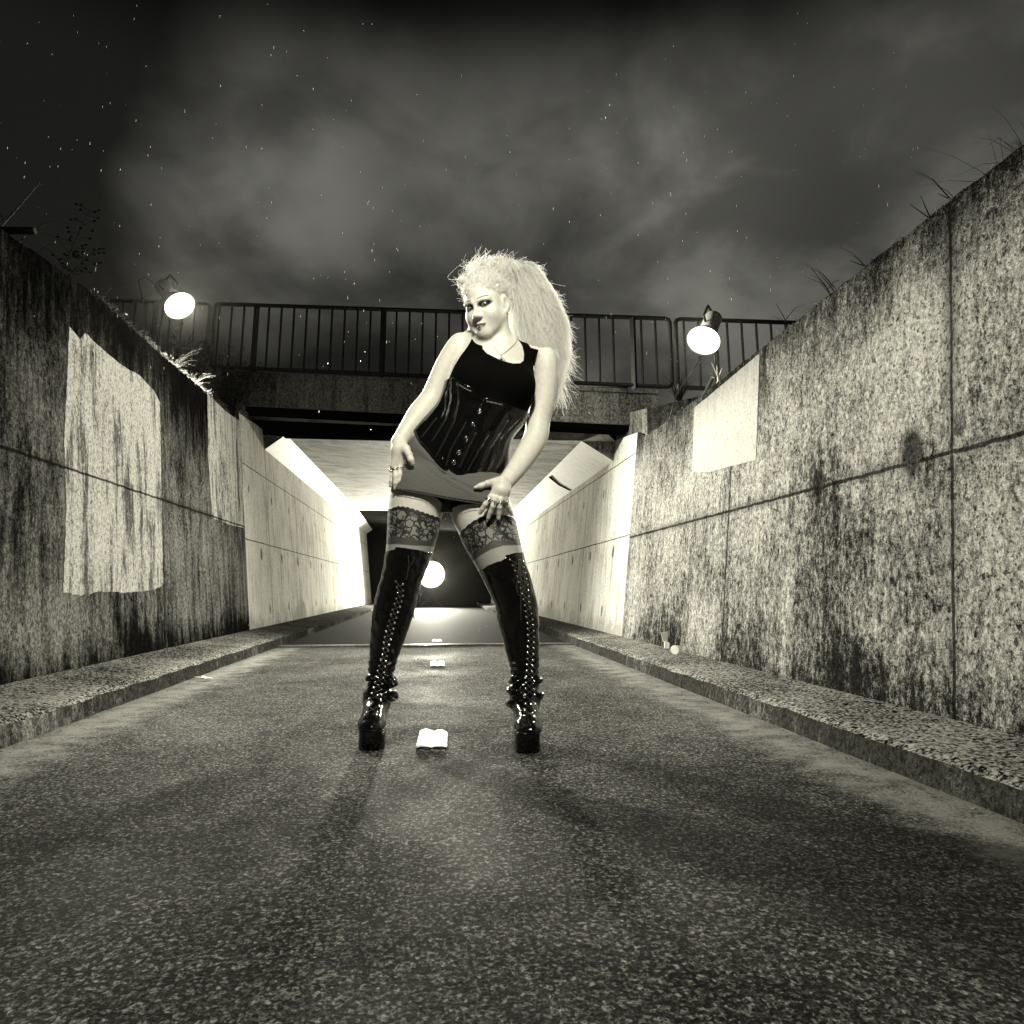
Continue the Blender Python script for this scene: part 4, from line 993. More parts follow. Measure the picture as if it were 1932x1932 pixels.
SEAMS = ([(765, 620), (780, 820), (740, 1010), (640, 1210), (545, 1390)], [(700, 600), (700, 800), (650, 1000), (510, 1225)], [(560, 980), (400, 1185)], [(860, 1020), (800, 1130), (700, 1300), (650, 1480)], [(960, 1130), (880, 1290), (790, 1490)],
         [(1095, 1150), (990, 1310), (865, 1530)], [(1290, 1000), (1100, 1300), (1005, 1535)], [(1440, 960), (1210, 1190), (1120, 1550)], [(1190, 1230), (1180, 1350), (1140, 1540)], [(700, 590), (650, 760), (645, 900), (600, 990)])
SEAM_SEG = [(pxpoly([l[i]], 2.76)[0], pxpoly([l[i + 1]], 2.76)[0]) for l in SEAMS for i in range(len(l) - 1)]
def corset_disp(P):
    x = P[:, 0]; z = P[:, 2]; d = np.full(len(x), 1.0)
    for a, b in SEAM_SEG:
        ex, ez = b[0] - a[0], b[1] - a[1]; t = np.clip(((x - a[0]) * ex + (z - a[1]) * ez) / (ex * ex + ez * ez), 0, 1); d = np.minimum(d, (x - a[0] - t * ex) ** 2 + (z - a[1] - t * ez) ** 2)
    return .0045 * np.minimum(np.sqrt(d) / .022, 1) ** .6 - .001
cor, _ = garment('corset', torso[:7], .0135, corset_poly, M_PVC, (-.16, 2.6, 1.0), (.5, 3.06, 1.62), disp=corset_disp)
def onfig(u, v, prims, off):
    y = ysurf(u, v, prims, off, 2.85); return ony(u, v, y)
def surf_line(pts, prims, off, conv=A, n=26):
    pts = [np.array(conv(*p)) for p in pts]; out = []
    seg = [np.linalg.norm(pts[i + 1] - pts[i]) for i in range(len(pts) - 1)]; tot = sum(seg)
    for k in range(n):
        s = tot * k / (n - 1); i = 0
        while i < len(seg) - 1 and s > seg[i]: s -= seg[i]; i += 1
        p = pts[i] + (pts[i + 1] - pts[i]) * min(1, s / seg[i]); out.append(onfig(p[0], p[1], prims, off))
    return out
TP = torso[:7]
M_SEAM = simple('glossy_piping', .02, .25)
mb = MB()
for ln in SEAMS:
    for o_ in (-5, 5): mb.tube(surf_line([(x + o_, y) for x, y in ln], TP, .0152), .0015, 5)
mb.build('seam', M_SEAM, cor, True)
mb = MB(); mb.tube(surf_line([(1018, 830), (930, 1060), (855, 1190), (780, 1340), (700, 1500)], TP, .0150), .0042, 6); mb.build('busk', M_PVC, cor, True)
M_CHROME = simple('chrome', .7, .18, metal=1)
for bx_, by_ in ((990, 915), (925, 1055), (852, 1195), (780, 1335), (730, 1435)):
    c = onfig(*A(bx_, by_), TP, .0185); mb = MB(); R = frame_to(CAM - c); s = .0085
    ring_ = [c + R @ np.array((math.cos(a) * s * (1.1 if i % 2 else .8), math.sin(a) * s, 0)) for i, a in enumerate(np.linspace(0, 2 * math.pi, 9))]
    mb.tube(ring_, .0016, 6); mb.box(c, (s * 1.2, s * .4, .002), R); mb.build('buckle', M_CHROME, cor, True)
M_SATIN = simple('grey_satin_trim', .035, .4)
for ln in ([(790, 655), (850, 690), (910, 718)], [(1060, 818), (1140, 835), (1225, 855)]):
    mb = MB(); mb.tube(surf_line(ln, TP, .0145), .0062, 6); mb.build('trim', M_SATIN, cor, True)

# skirt
def skirt_disp(P):
    x = P[:, 0]; z = P[:, 2]
    # gathers running from the left hip towards the right hand
    w = z * .93 + x * .52; m_ = np.clip((x + .10) * 3.2, 0, 1) * np.clip((1.17 - (z + x * .30)) * 9 + .6, 0, 1) * np.clip(((z + x * .30) - .98) * 9, 0, 1)
    fade = poly2(corset_poly, x, z); inn = np.clip(fade / .035, 0, 1)
    m_ = m_ * inn; return -.0075 * np.clip(1 - fade / .02, 0, 1) + .012 * m_ * np.abs(np.sin(w * 95 + 1.2 * np.sin(x * 13))) + .0012 * np.sin(w * 260 + 3 * np.sin(x * 9)) * np.clip((x + .2) * 4, 0, 1) * m_
def skirt_mat():
    mt, t, b = new_mat('grey_jersey'); p = t.pos(); x, y, z = t.xyz(p)[:3]
    n = t.noise(p, 420, 2, .7); f = t.noise(t.vmath('MULTIPLY', t.comb(t.math('ADD', z, t.math('MULTIPLY', x, .42)), t.math('MULTIPLY', x, .12), 0.0), (1, 1, 1)), 85, 4, .6, .3)
    t.put(b.inputs['Base Color'], t.grey(t.mix(t.ss(n, .3, .7), .062, .100))); b.inputs['Roughness'].default_value = .85; b.inputs['Sheen Weight'].default_value = .15
    t.put(b.inputs['Normal'], t.bump(f, .35, .006)); return mt
M_SKIRT = skirt_mat()
skirt_poly = pxpoly([(330, 1060), (120, 1100), (100, 1500), (110, 1709), (150, 1713), (270, 1738), (400, 1762), (620, 1802), (820, 1838), (1030, 1870), (1120, 1885), (1262, 1900), (1278, 1760), (1262, 1640), (1205, 1500), (1180, 1380)], 2.77)
garment('skirt', skirt_p, .007, skirt_poly, M_SKIRT, (-.32, 2.55, .84), (.50, 3.08, 1.32), disp=skirt_disp)
mb = MB(); mb.tube(surf_line([(160, 1702), (270, 1726), (400, 1750), (620, 1790), (820, 1826), (1020, 1857)], skirt_p, .008), .0014, 5); mb.build('hem', M_SKIRT, woman, True)
for ln, r_ in (([(345, 1365), (420, 1450), (560, 1570), (720, 1640), (900, 1700), (1075, 1765)], .0044), ([(335, 1440), (440, 1500), (560, 1600), (760, 1690), (960, 1750), (1070, 1800)], .0040), ([(380, 1330), (500, 1460), (640, 1560), (800, 1630), (1000, 1670), (1085, 1700)], .0040),
               ([(470, 1370), (600, 1510), (760, 1600), (950, 1640)], .0032), ([(690, 1700), (840, 1750), (1040, 1820)], .0028), ([(420, 1640), (620, 1690), (800, 1760)], .0022)):
    q_ = surf_line(ln, skirt_p, .0062, A, 30); mb = MB(); mb.tube(q_, [r_ * math.sin(math.pi * (.06 + .88 * i / 29)) for i in range(30)], 7, False); mb.build('fold', M_SKIRT, woman, True)
shorts_poly = pxpoly([(380, 1650), (430, 1765), (560, 1810), (610, 1850), (628, 1880), (650, 1878), (690, 1920), (720, 1900), (800, 1880), (1060, 1886), (1200, 1880), (1250, 1600)], 2.80)
garment('shorts', torso[4:5] + torso[7:] + legL[:10] + legR[:10], .004, shorts_poly, M_TANK, (-.30, 2.55, .82), (.50, 3.08, 1.15))

# stockings
def stocking_mat():
    mt, t, b = new_mat('lace_top_stocking'); a = t.n.new('ShaderNodeAttribute'); a.attribute_name = 'band'; br, bg_, bb = t.xyz(a.outputs['Color'])[:3]
    p = t.pos(); wv = t.vmath('ADD', p, t.vmath('MULTIPLY', t.n.new('ShaderNodeTexNoise').outputs['Color'], (0, 0, 0)))
    nz = t.n.new('ShaderNodeTexNoise'); t.put(nz.inputs['Vector'], p); nz.inputs['Scale'].default_value = 22; nz.inputs['Detail'].default_value = 1
    q2 = t.vmath('ADD', p, t.vmath('MULTIPLY', t.vmath('SUBTRACT', nz.outputs['Color'], (.5, .5, .5)), (.045, .045, .045)))
    q2 = t.vmath('MULTIPLY', q2, (1, .35, 1))
    v1 = t.n.new('ShaderNodeTexVoronoi'); v1.feature = 'DISTANCE_TO_EDGE'; t.put(v1.inputs['Vector'], q2); v1.inputs['Scale'].default_value = 33
    lines = t.ss(v1.outputs['Distance'], .05, .11, 1, 0)
    v2 = t.n.new('ShaderNodeTexVoronoi'); v2.feature = 'DISTANCE_TO_EDGE'; t.put(v2.inputs['Vector'], t.vmath('MULTIPLY', p, (1, .35, 1))); v2.inputs['Scale'].default_value = 120
    net = t.math('MULTIPLY', t.ss(v2.outputs['Distance'], .10, .20, 1, 0), t.ss(t.noise(p, 26, 1, .5), .50, .54))
    rs = t.voro(q2, 22); rings = t.ss(t.math('ABSOLUTE', t.math('SUBTRACT', rs, .28)), .03, .06, 1, 0)
    pat = t.math('MAXIMUM', lines, t.math('MAXIMUM', net, t.math('MULTIPLY', rings, .9)))
    lacec = t.mix(pat, .20, .006)
    col = t.mix(br, lacec, .008)          # solid scalloped border
    col = t.mix(bg_, col, .05)            # welt
    col = t.mix(bb, col, .30)             # sheer leg
    t.put(b.inputs['Base Color'], t.grey(col)); b.inputs['Roughness'].default_value = .6; return mt
M_STOCK = stocking_mat()
def scallop(top, n, amp, conv=IDN, Y=2.76):
    P = [np.array(conv(*p), float) for p in top]; L = [0]
    for i in range(len(P) - 1): L.append(L[-1] + np.linalg.norm(P[i + 1] - P[i]))
    out = []
    for k in range(n * 4 + 1):
        s = L[-1] * k / (n * 4); i = max(j for j in range(len(P) - 1) if L[j] <= s + 1e-9); t_ = (s - L[i]) / (L[i + 1] - L[i]); p = P[i] + (P[i + 1] - P[i]) * t_
        out.append((p[0], p[1] - amp * abs(math.sin(math.pi * k / 4))))
    return out
def stocking(name_leg, leg, top, botlace, welt, Y, lo, hi, down):
    poly = [tuple(ony(u, v, Y)[[0, 2]]) for u, v in scallop(top, 11, 2.2)] + [tuple(ony(u, v, Y)[[0, 2]]) for u, v in down]
    o, V = garment('stocking', leg, .0022, poly, M_STOCK, lo, hi, h=.003)
    # signed offsets below each edge, in pixels, measured on the silhouette plane
    def below(edge, amp=0, n=9):
        E_ = np.array([ony(u, v, Y)[[0, 2]] for u, v in (scallop(edge, n, -amp) if amp else edge)]); return np.interp(V[:, 0], E_[:, 0], E_[:, 1]) - V[:, 2]
    s = zcam(ony(*top[0], Y)) / FPX
    t1 = below(top); lb = below(botlace, 2.6); wb = below(welt)
    r = np.clip(1 - (t1 / s - 5.5) / 1.5, 0, 1); g = np.clip(lb / s * 1.5, 0, 1); b_ = np.clip(wb / s * .6, 0, 1)
    at = o.data.color_attributes.new('band', 'FLOAT_COLOR', 'POINT'); at.data.foreach_set('color', np.stack([r, g, b_, np.ones(len(V))], 1).astype(np.float32).ravel())
stocking('l', legL, [(728, 959), (737, 957.7), (754, 957), (771, 960), (792, 967), (812, 973), (830, 977)], [(728, 1011), (745, 1011), (765, 1014), (790, 1019), (808, 1018), (825, 1002)], [(728, 1026), (750, 1027), (780, 1030), (825, 1030)], 2.76,
         (-.33, 2.6, .6), (.2, 3.0, 1.0), [(840, 990), (835, 1060), (715, 1060), (715, 959)])
stocking('r', legR, [(862, 1016), (871, 1002), (887, 988), (903.6, 978.7), (920, 974), (945.5, 973), (965, 974), (985, 985)], [(870, 1062), (894, 1046), (903.6, 1036), (924.6, 1024), (945.5, 1018), (990, 1016)], [(880, 1068), (905, 1048), (925, 1037), (948, 1030), (992, 1027)], 2.72,
         (0, 2.55, .6), (.48, 2.98, 1.0), [(1010, 1000), (1010, 1075), (905, 1100), (868, 1040)])

# boots
def foot_prims(px, conv, Yf, toe_c, w, ankle, ytoe):
    """toe box, instep and heel cup of a steep platform boot"""
    s = zcam(ony(*toe_c, Yf)) / FPX; out = []
    tc = ony(*toe_c, Yf + w * .95 * s); out.append(ell(tc, (w * s, w * s * 1.25, w * s * .62), None, .02))
    a, ra = ankle; up_ = tc + np.array((0, .02, .012)); out.append(cap(a, up_, ra * 1.0, w * s * .72, .03))
    heelc = tc + np.array((0, .155, .075)); out.append(ell(heelc, (.036, .04, .05), None, .03)); out.append(cap(heelc, tc + (0, .03, .0), .034, w * s * .8, .03)); out.append(cap(a, heelc, ra, .034, .03))
    return out, tc, heelc
def boot(leg, ankle, conv, YF_, toe_c, w, folds, top_poly, sole_px, hx, label, lace, wname, lo, hi):
    fp, tc, hc_ = foot_prims(None, conv, YF_, toe_c, w, ankle, None)
    fl = []
    for (x, y, r, sx) in folds:
        u, v = conv(x, y); Y_ = ankle[0][1]; p, rr = J(u, v, Y_ - .01, r); fl.append(ell(p, (rr * sx, rr * 1.9, rr), tiltR(rnd.uniform(-14, 14)), .007))
    prims = leg + fp + fl; zs = .066
    def disp(P):
        z = P[:, 2]; f = np.clip(1 - np.abs(z - .225) / .10, 0, 1); return .0035 * f * np.sin(z * 230 + 2.2 * np.sin(P[:, 0] * 60 + P[:, 1] * 31)) + .0007 * np.sin(z * 90 + P[:, 0] * 120)
    def ex(d, P):
        return np.maximum(np.maximum(d, poly2(top_poly, P[:, 0], P[:, 2])), zs - P[:, 2])
    o, V = garment('boot', prims, .0035, None, M_BOOT, lo, hi, h=.0034, disp=disp, extra=ex)
    o['label'] = label
    # platform
    yb, yf = tc[1] + .075, tc[1] - w * zcam(tc) / FPX * 1.22; hw_ = (sole_px[1] - sole_px[0]) / 2 * zcam(tc) / FPX; cx = ony((sole_px[0] + sole_px[1]) / 2, 1395, yf + .03)[0]; out = []
    for k in range(28):
        a = 2 * math.pi * k / 28; c, s_ = math.cos(a), math.sin(a); out.append((cx + hw_ * math.copysign(abs(c) ** .55, c), (yb + yf) / 2 + (yb - yf) / 2 * math.copysign(abs(s_) ** .7, s_)))
    mb = MB(); lv = [(0.001, .97), (.004, 1.0), (.058, 1.0), (.063, 1.02), (.070, 1.02), (.072, .96)]; Vv = []; Ff = []
    for z, sc in lv: Vv += [(cx + (x - cx) * sc, (yb + yf) / 2 + (y - (yb + yf) / 2) * sc, z) for x, y in out]
    for i in range(len(lv) - 1):
        for k in range(28): Ff.append((i * 28 + k, i * 28 + (k + 1) % 28, (i + 1) * 28 + (k + 1) % 28, (i + 1) * 28 + k))
    Ff += [tuple(range(28))[::-1], tuple(range((len(lv) - 1) * 28, len(lv) * 28))]; mb.add(Vv, Ff); so = mb.build('platform_sole', M_PVC, o, False)
    so.data.polygons.foreach_set('use_smooth', [len(p_.vertices) == 4 for p_ in so.data.polygons])
    # heel
    hcx = hc_[0] + hx; hy = hc_[1]; mb = MB(); lv = [(.001, .021, .020), (.03, .018, .017), (.09, .020, .02), (hc_[2] - .015, .034, .036)]; Vv = []; Ff = []
    for z, rx, ry in lv: Vv += [(hcx + rx * math.cos(2 * math.pi * k / 18), hy + ry * math.sin(2 * math.pi * k / 18), z) for k in range(18)]
    for i in range(len(lv) - 1):
        for k in range(18): Ff.append((i * 18 + k, i * 18 + (k + 1) % 18, (i + 1) * 18 + (k + 1) % 18, (i + 1) * 18 + k))
    Ff += [tuple(range(18))[::-1], tuple(range(54, 72))]; mb.add(Vv, Ff); mb.build('heel', M_PVC, o, True)
    # laces: crossing cords between hooks
    L_, R_ = lace; lp = [onfig(u, v, prims, .005) for u, v in L_]; rp = [onfig(u, v, prims, .005) for u, v in R_]
    mb = MB()
    for i in range(len(lp) - 1):
        for a, b in ((lp[i], rp[i + 1]), (rp[i], lp[i + 1])):
            m_ = (a + b) / 2 + np.array((0, -.0055, 0)); mb.tube([a + (0, -.003, 0), m_, b + (0, -.003, 0)], .0013, 4)
    mb.build('laces', M_CORD, o, True)
    for q_ in lp + rp:
        mb = MB(); mb.ball(q_ + (0, -.004, 0), .0040, 8, 5); mb.ball(q_ + (0, -.0, 0), .0052, 8, 4, (1, .4, 1)); mb.build('hook', M_CHROME, o, True)
    return o, prims
M_CORD = simple('black_cord', .03, .7)
def lerp_px(a, n):
    a = [np.array(p, float) for p in a]; L = [0]
    for i in range(len(a) - 1): L.append(L[-1] + np.linalg.norm(a[i + 1] - a[i]))
    out = []
    for k in range(n):
        s = L[-1] * k / (n - 1); i = max(j for j in range(len(a) - 1) if L[j] <= s + 1e-9); out.append(tuple(a[i] + (a[i + 1] - a[i]) * (s - L[i]) / (L[i + 1] - L[i])))
    return out
tpL = [tuple(ony(u, v, 2.77)[[0, 2]]) for u, v in ((690, 1039), (732, 1039), (745.5, 1037.5), (746, 1032.5), (775, 1036), (805, 1041), (850, 1041), (850, 1500), (600, 1500))]
tpR = [tuple(ony(u, v, 2.70)[[0, 2]]) for u, v in ((880, 1080), (912, 1073), (919, 1067), (950, 1055.5), (951.5, 1048), (968, 1044), (986, 1040.6), (1050, 1030), (1100, 1500), (860, 1500))]
laceL = (lerp_px([Lq(350, 780), Lq(375, 905), Lq(330, 1050), Lq(285, 1190), Lq(230, 1390), Lq(200, 1600), Lq(140, 1810), E4(530, 460), E4(455, 630)], 22) + [E4(440, 780), E4(400, 905), E4(360, 960)],
         lerp_px([Lq(430, 815), Lq(436, 920), Lq(398, 1068), Lq(350, 1205), Lq(300, 1400), Lq(250, 1605), Lq(210, 1862), E4(700, 460), E4(690, 665)], 22) + [E4(655, 780), E4(625, 905), E4(600, 960)])
laceR = (lerp_px([Lq(1625, 540), Lq(1690, 685), Lq(1735, 830), Lq(1785, 1035), Lq(1820, 1250), Lq(1828, 1450), Lq(1818, 1650), E5(470, 190), E5(450, 550)], 24) + [E5(455, 735), E5(440, 855), E5(430, 975)],
         lerp_px([Lq(1770, 560), Lq(1790, 670), Lq(1820, 820), Lq(1840, 1030), Lq(1880, 1235), Lq(1890, 1440), Lq(1880, 1640), E5(585, 180), E5(640, 555)], 24) + [E5(655, 740), E5(648, 885), E5(643, 1010)])
bL, primsL = boot(legL, J(714, 1322, 2.85, 19), E4, 2.665, (700.5, 1371), 24.0, [(900, 300, 8, 1.5), (885, 570, 8.5, 1.7), (480, 480, 7, 1.3), (820, 180, 7, 1.5), (500, 200, 7, 1.4)], tpL, (676, 726), .020, 'boot at the left in the picture, toe turned outwards', laceL, 'l',
     (-.40, 2.5, .05), (.12, 3.05, .80))
bR, primsR = boot(legR, J(994, 1325, 2.755, 20), E5, 2.555, (997, 1377), 24.5, [(270, 470, 8.5, 2.0), (680, 560, 7.5, 1.8), (265, 700, 9, 2.0), (650, 250, 8, 1.6), (260, 240, 8, 1.5)], tpR, (972, 1020.5), -.012, 'boot at the right in the picture, bow hanging from its top', laceR, 'r',
     (.10, 2.4, .05), (.56, 2.98, .82))
mb = MB()
for ln in ([(1720, 530), (1715, 700), (1695, 850), (1710, 930), (1755, 940), (1770, 880), (1745, 700), (1735, 540)], [(1730, 530), (1770, 650), (1790, 800), (1780, 900)], [(1725, 560), (1745, 900), (1745, 1230)], [(1740, 540), (1800, 620), (1840, 700), (1868, 826)]):
    mb.tube([p + np.array((0, -.004, 0)) for p in surf_line(ln, primsR, .006, Lq, 22)], .0017, 5)
mb.build('lace_bow', M_CORD, bR, True)
mb = MB()
for ln in ([(490, 490), (500, 600), (470, 760)], [(560, 500), (540, 560), (520, 600)]): mb.tube([p + np.array((0, -.004, 0)) for p in surf_line(ln, primsL, .006, Lq, 18)], .0015, 5)
e_ = ony(*Lq(610, 900), 2.76); mb.tube([e_, ony(*Lq(560, 970), 2.75), ony(*Lq(542, 1080), 2.75), ony(*Lq(556, 1190), 2.75)], .0018, 5)
mb.build('lace_bow', M_CORD, bL, True)

# ------------------------------------------------ jewellery
def band(name, q, i, t_, w, r=.0022, mat=M_CHROME, stone=0):
    (a, ra), (b, rb) = FING[q][i], FING[q][i + 1]; c = a + (b - a) * t_; rr = (ra + (rb - ra) * t_) + .0008; R = frame_to(b - a); mb = MB()
    for o_ in np.linspace(-w / 2, w / 2, 3 if w > .004 else 1):
        mb.tube([c + R @ np.array((math.cos(k) * rr, math.sin(k) * rr, o_)) for k in np.linspace(0, 2 * math.pi, 19)], r, 5, False)
    if stone:
        f = CAM - c; f /= np.linalg.norm(f)
        for k in range(7): mb.ball(c + f * rr + R @ np.array((rnd.uniform(-1, 1) * rr * .8, 0, rnd.uniform(-1, 1) * stone)), .0028, 6, 4)
    o = mb.build('ring', mat, woman, True); return o
band('ring', 'Lt', 2, .05, .007); band('ring', 'Li', 0, .45, .004, stone=.004); band('ring', 'Lm', 0, .4, .008, stone=.012); band('ring', 'Lr', 0, .4, .005, stone=.005)
band('ring', 'Rt', 2, .1, .006); band('ring', 'Ri', 0, .40, .009); band('ring', 'Rm', 0, .5, .004, stone=.004); band('ring', 'Rr', 0, .55, .012, stone=.016); band('ring', 'Rp', 0, .45, .004, stone=.003)
NP = neck + torso[:2] + torso[5:7]
nk = surf_line([(1128, 248), (1170, 300), (1210, 352)], NP, .0015, A, 14) + surf_line([(1210, 352), (1290, 292), (1350, 235), (1392, 160)], NP, .0015, A, 18)
neckl = MB(); neckl.tube(nk, .0013, 5); nko = neckl.build('necklace', simple('dark_silver', .25, .3, metal=1), woman, True)
pc_ = onfig(*A(1215, 395), NP, .004); mb = MB(); R = frame_to(CAM - pc_); s = .001
for ln in ([(0, 12), (0, -14)], [(-6, 4), (6, 4)], [(-1, 0), (-9, 4), (-16, -2), (-9, -1), (-5, -4)], [(1, 0), (9, 4), (16, -2), (9, -1), (5, -4)], [(-3, 9), (3, 9)], [(-4, -8), (4, -8)]):
    mb.tube([pc_ + R @ np.array((x * s * 1.15, y * s * 1.15, .001)) for x, y in ln], .0013, 5)
mb.build('pendant', simple('pendant_metal', .12, .35, metal=1), nko, True)
c = hl(.002, .0955, -.080); mb = MB(); mb.ball(c, .0022, 8, 6); mb.ball(hl(-.001, .097, -.0715), .002, 8, 6); mb.build('lip_ring', M_CHROME, woman, True)
c = hl(.078, -.010, -.048); mb = MB(); mb.tube([c + np.array((math.cos(a) * .001, math.sin(a) * .006, math.cos(a) * .007)) for a in np.linspace(0, 6.28, 14)], .0011, 5); mb.build('earring', M_CHROME, woman, True)

# ------------------------------------------------ hair
M_HAIRC = None
def hair_mat(name, v=.95):
    mt, t, b = new_mat(name); d = t.n.new('ShaderNodeBsdfDiffuse'); d.inputs[0].default_value = (v, v * .99, v * .97, 1)
    tr = t.n.new('ShaderNodeBsdfTranslucent'); tr.inputs[0].default_value = (v, v * .99, v * .97, 1)
    hi = t.n.new('ShaderNodeHairInfo'); f = t.mix(hi.outputs['Is Strand'], .8, t.ss(hi.outputs['Random'], 0.0, 1.0, .72, 1.05))
    for nd in (d, tr): t.put(nd.inputs[0], t.grey(t.math('MULTIPLY', f, v), (1, .99, .96)))
    mx = t.n.new('ShaderNodeMixShader'); mx.inputs[0].default_value = .4; t.l.new(d.outputs[0], mx.inputs[1]); t.l.new(tr.outputs[0], mx.inputs[2]); t.l.new(mx.outputs[0], t.n['Material Output'].inputs[0]); t.n.remove(b)
    return mt
M_HAIR = hair_mat('white_hair')
def scalp(u, w, lift):
    """u: across -1..1 (local x), w: 0 front hairline .. 1 back; point on the cranium ellipsoid pushed out by lift"""
    a = u * 1.45; e = .35 + w * 2.2
    x = math.sin(a); r = math.cos(a); y = r * math.cos(e); z = r * math.sin(e)
    n = np.array((x, y, z)); p = np.array((0, -.014, .035)) + n * (np.array((.073, .093, .084)) + lift); return p
G0 = J(952, 528, 2.87)[0]
strands = []
def frizz(n, amp, seed, fr=1.0):
    t_ = np.linspace(0, 1, n); o = np.zeros((n, 3))
    for k in range(4):
        f = (3 + 5 * k) * fr * rng.uniform(.7, 1.3, 3); ph = rng.uniform(0, 6.28, 3); o += np.sin(t_[:, None] * f * 2.2 + ph) / (k + 1.4)
    N = rng.uniform(5, 11) * fr; a0 = rng.uniform(0, 6.28); o += .9 * np.stack([np.sin(6.28 * N * t_ + a0), np.cos(6.28 * N * t_ + a0), np.sin(6.28 * N * t_ * .9 + a0 * 2)], -1)
    return o * amp * np.minimum(t_ * 6, 1)[:, None]
def bez(P, n):
    P = np.array(P, float); t_ = np.linspace(0, 1, n)[:, None]; Q = [P[i] for i in range(len(P))]
    Q = [q[None, :] * np.ones((n, 1)) for q in Q]
    while len(Q) > 1: Q = [Q[i] * (1 - t_) + Q[i + 1] * t_ for i in range(len(Q) - 1)]
    return Q[0]
def catmull(P, n):
    P = np.array(P, float); P = np.vstack([2 * P[0] - P[1], P, 2 * P[-1] - P[-2]]); m_ = len(P) - 3; out = []
    for s in np.linspace(0, m_ - 1e-6, n):
        i = int(s); t_ = s - i; a, b, c, d = P[i:i + 4]; out.append(.5 * ((2 * b) + (c - a) * t_ + (2 * a - 5 * b + 4 * c - d) * t_ ** 2 + (3 * b - 3 * c + d - a) * t_ ** 3))
    return np.array(out)
# A: swept back from the hairline in a soft roll
for i in range(3000):
    u = rng.uniform(-1, 1); w = rng.uniform(-.03, .75) + .035 * math.sin(u * 5 + 1) + rng.normal(0, .02)
    if abs(u) > .80 and w < .25: w += .3
    l0 = .003; bulge = rng.uniform(.010, .026) * (1 - .6 * abs(u)); root = scalp(u, w, l0); tgt = (np.linalg.inv(HR_) @ ((G0 - HO) / HS))
    P = [hl(*root)]
    for t_ in (.18, .42, .7):
        wq = w + (.95 - w) * t_; uq = u + (.25 - u) * t_; P.append(hl(*scalp(uq, wq, bulge * (1.0 if t_ > .2 else .35) + .003)))
    P.append(G0 + rng.normal(0, .012, 3)); n = 20
    strands.append(catmull(P, n) + frizz(n, .0026 if w > .1 else .0014, i, .7))
# inner mass of the hair: cap, crown puff and mane
HC = HR_
hh_ = [he((0, -.022, .040), (.077, .094, .090), .02)]
for u, v, r, Y in ((869, 531, 7, 2.76), (887, 510, 9, 2.78), (902, 503, 11, 2.80), (926, 503, 14, 2.83), (946, 511, 19, 2.86), (968, 514, 20, 2.88)):
    p, rr = J(u, v, Y, r); hh_.append(ell(p, (rr, rr * 1.4, rr), None, .02))
hm_ = chain([J(962, 528, 2.90, 24), J(988, 552, 2.93, 28), J(1003, 592, 2.96, 34), J(1014, 634, 2.98, 34), J(1024, 676, 2.985, 27), J(1034, 710, 2.985, 17), J(1042, 736, 2.98, 7)], .05)
for p in hh_: p['g'] = 0
for p in hm_: p['g'] = 1
def hfn(sel, P):
    a_ = [p for p in sel if p['g'] == 0]; b_ = [p for p in sel if p['g'] == 1]
    rip = .0022 * np.sin(P[:, 0] * 210 + 4 * np.sin(P[:, 2] * 60)) * np.sin(P[:, 1] * 160 + P[:, 2] * 110) + .003 * np.sin(P[:, 0] * 75 + P[:, 2] * 40) * np.sin(P[:, 2] * 70 + P[:, 1] * 50)
    d = np.full(len(P), 1.0)
    if a_:
        lz = (P - HO) @ HC / HS; h_ = np.interp(lz[:, 1], [-.08, -.045, -.012, .02, .05, .075], [-.06, -.05, .022, .034, .052, .060]) + .005 * np.sin(lz[:, 0] * 150) + .003 * np.sin(lz[:, 0] * 390)
        d = np.maximum(sdf(a_, P) + rip * np.clip((lz[:, 2] - h_) * 40, 0, 1), (h_ - lz[:, 2]) * .75)
    if b_:
        e = sdf(b_, P) + rip; h = np.maximum(.02 - np.abs(d - e), 0) / .02; d = np.minimum(d, e) - h * h * .005
    return d
HV, HF = surface(hfn, hh_ + hm_, (-.0, 2.6, 1.2), (.66, 3.2, 2.05), .0045)
tri = HV[HF]; fn_ = np.cross(tri[:, 2] - tri[:, 0], tri[:, 3] - tri[:, 1]); fn_ /= np.linalg.norm(fn_, axis=1)[:, None] + 1e-9; fc = tri.mean(1)
ctr = np.array([J(960, 530, 2.88)[0], J(1020, 640, 2.97)[0]])
# short curls standing off the whole mass
pick = rng.integers(0, len(fc), 15000)
for j in pick:
    p = fc[j]; nrm_ = fn_[j]
    if p[1] > 3.02: continue
    mane = p[0] > .30 or p[2] < 1.80
    flow = np.array((.22, .0, -1.0)) if mane else (G0 - p) + np.array((.0, .0, .01)); flow = flow / (np.linalg.norm(flow) + 1e-9); flow = flow - nrm_ * np.dot(flow, nrm_)
    right = max(0, nrm_[0]) if mane else max(0, nrm_[2]) * .45
    L = rng.uniform(.03, .075) * (1 + .5 * right); lift_ = rng.uniform(.05, .38) * (.35 + right) + .04
    n = 16; t_ = np.linspace(0, 1, n)[:, None]; q_ = p + (flow * t_ + nrm_ * lift_ * t_ * (1.5 - .6 * t_) + rng.normal(0, .22, 3) * t_ ** 1.5) * L
    strands.append(q_ + frizz(n, rng.uniform(.0010, .0026), j, .30))
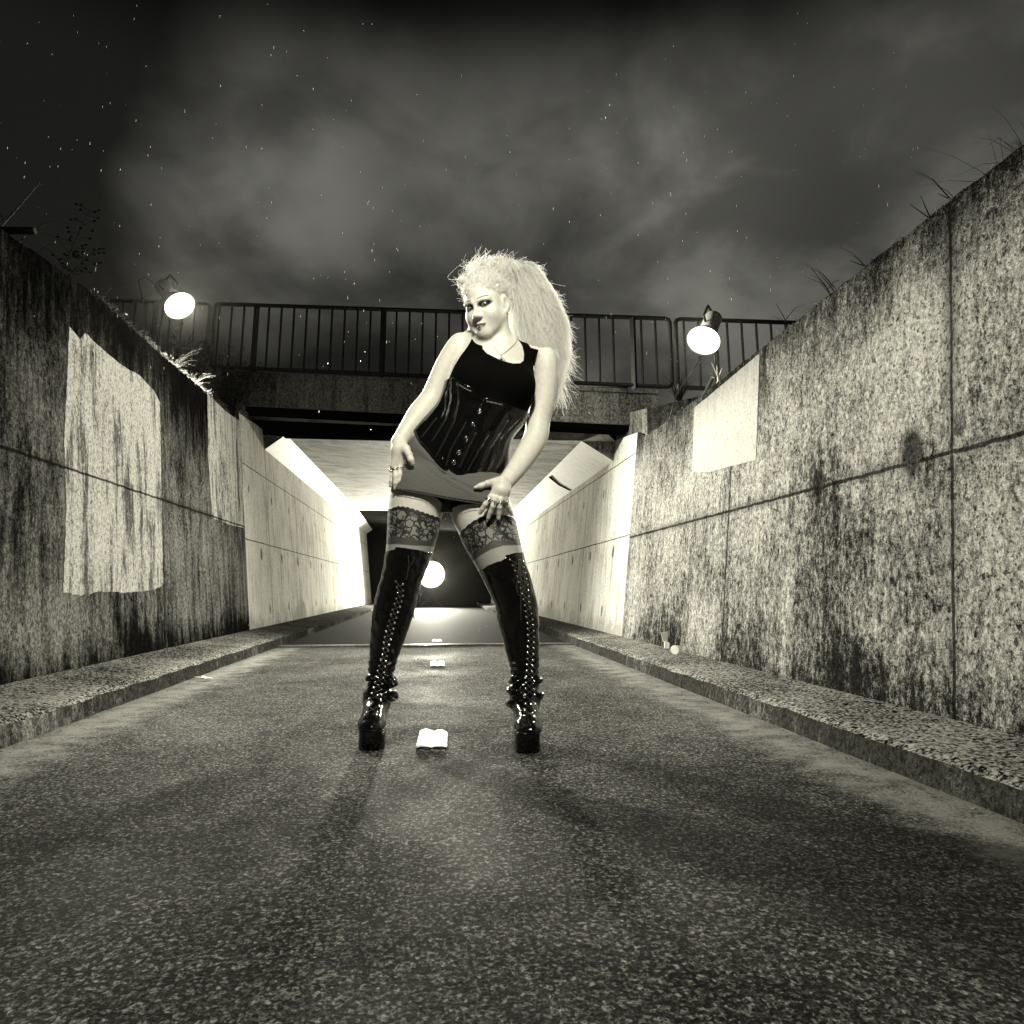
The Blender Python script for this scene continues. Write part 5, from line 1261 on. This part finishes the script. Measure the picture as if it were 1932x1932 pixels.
# C: the ponytail mane
def PM(s, row, Y):
    (l, r) = row; u = l[0] + (r[0] - l[0]) * s; v = l[1] + (r[1] - l[1]) * s; return J(u, v, Y)[0]
rows = [((940, 525), (972, 500)), ((956, 522), (1002, 503)), ((962, 575), (1034, 556)), ((970, 630), (1056, 610)), ((990, 690), (1064, 664)), ((1012, 735), (1058, 712)), ((1038, 768), (1054, 752))]
for i in range(5200):
    s = float(np.clip(rng.normal(.52, .28), -.02, 1.14)); yo = rng.normal(0, .030); k = rng.integers(4, 8) if rng.random() < .5 else 7; P = []
    for j, r_ in enumerate(rows[:k]): P.append(PM(np.clip(s + rng.normal(0, .03 + .012 * j), -.05, 1.18), r_, 2.88 + yo * (1 if j > 1 else .5) + .028 * min(j, 4) - .02))
    n = 46; strands.append(catmull(P, n) + frizz(n, rng.uniform(.0015, .0048), i, 1.6))
# loose flyaways at the right and over the crown
for i in range(520):
    s = rng.uniform(.8, 1.15); k = rng.integers(2, 6); P = [PM(s, rows[j], 2.93) for j in range(k)]; e = P[-1] + np.array((rng.uniform(.01, .06), rng.uniform(-.03, .03), rng.uniform(-.10, .01))); P.append(e)
    strands.append(catmull(P, 26) + frizz(26, .0035, i, 1.5))
for i in range(260):
    p = fc[rng.integers(0, len(fc))]
    if p[2] < 1.86: continue
    d = np.array((rng.uniform(-.5, .5), rng.uniform(-.4, .2), rng.uniform(.2, .7)))
    strands.append(bez([p, p + d * .05, p + d * .06 + rng.normal(0, .035, 3), p + d * .03 + rng.normal(0, .03, 3)], 16) + frizz(16, .0018, i, .4))
cu = bpy.data.hair_curves.new('hair'); cu.add_curves([len(s) for s in strands]); allp = np.concatenate(strands).astype(np.float32)
ho = bpy.data.objects.new('hair', cu); COL.objects.link(ho); ho.parent = woman; ho.matrix_parent_inverse = Matrix.Translation(-Vector(woman.location))
cu.points.foreach_set('position', allp.ravel()); ra = cu.attributes.get('radius') or cu.attributes.new('radius', 'FLOAT', 'POINT')
rad = np.concatenate([np.linspace(.00055, .00025, len(s)) for s in strands]).astype(np.float32); ra.data.foreach_set('value', rad); cu.materials.append(M_HAIR)
mesh_obj('hair_mass', HV, HF, M_HAIR, ho, True)
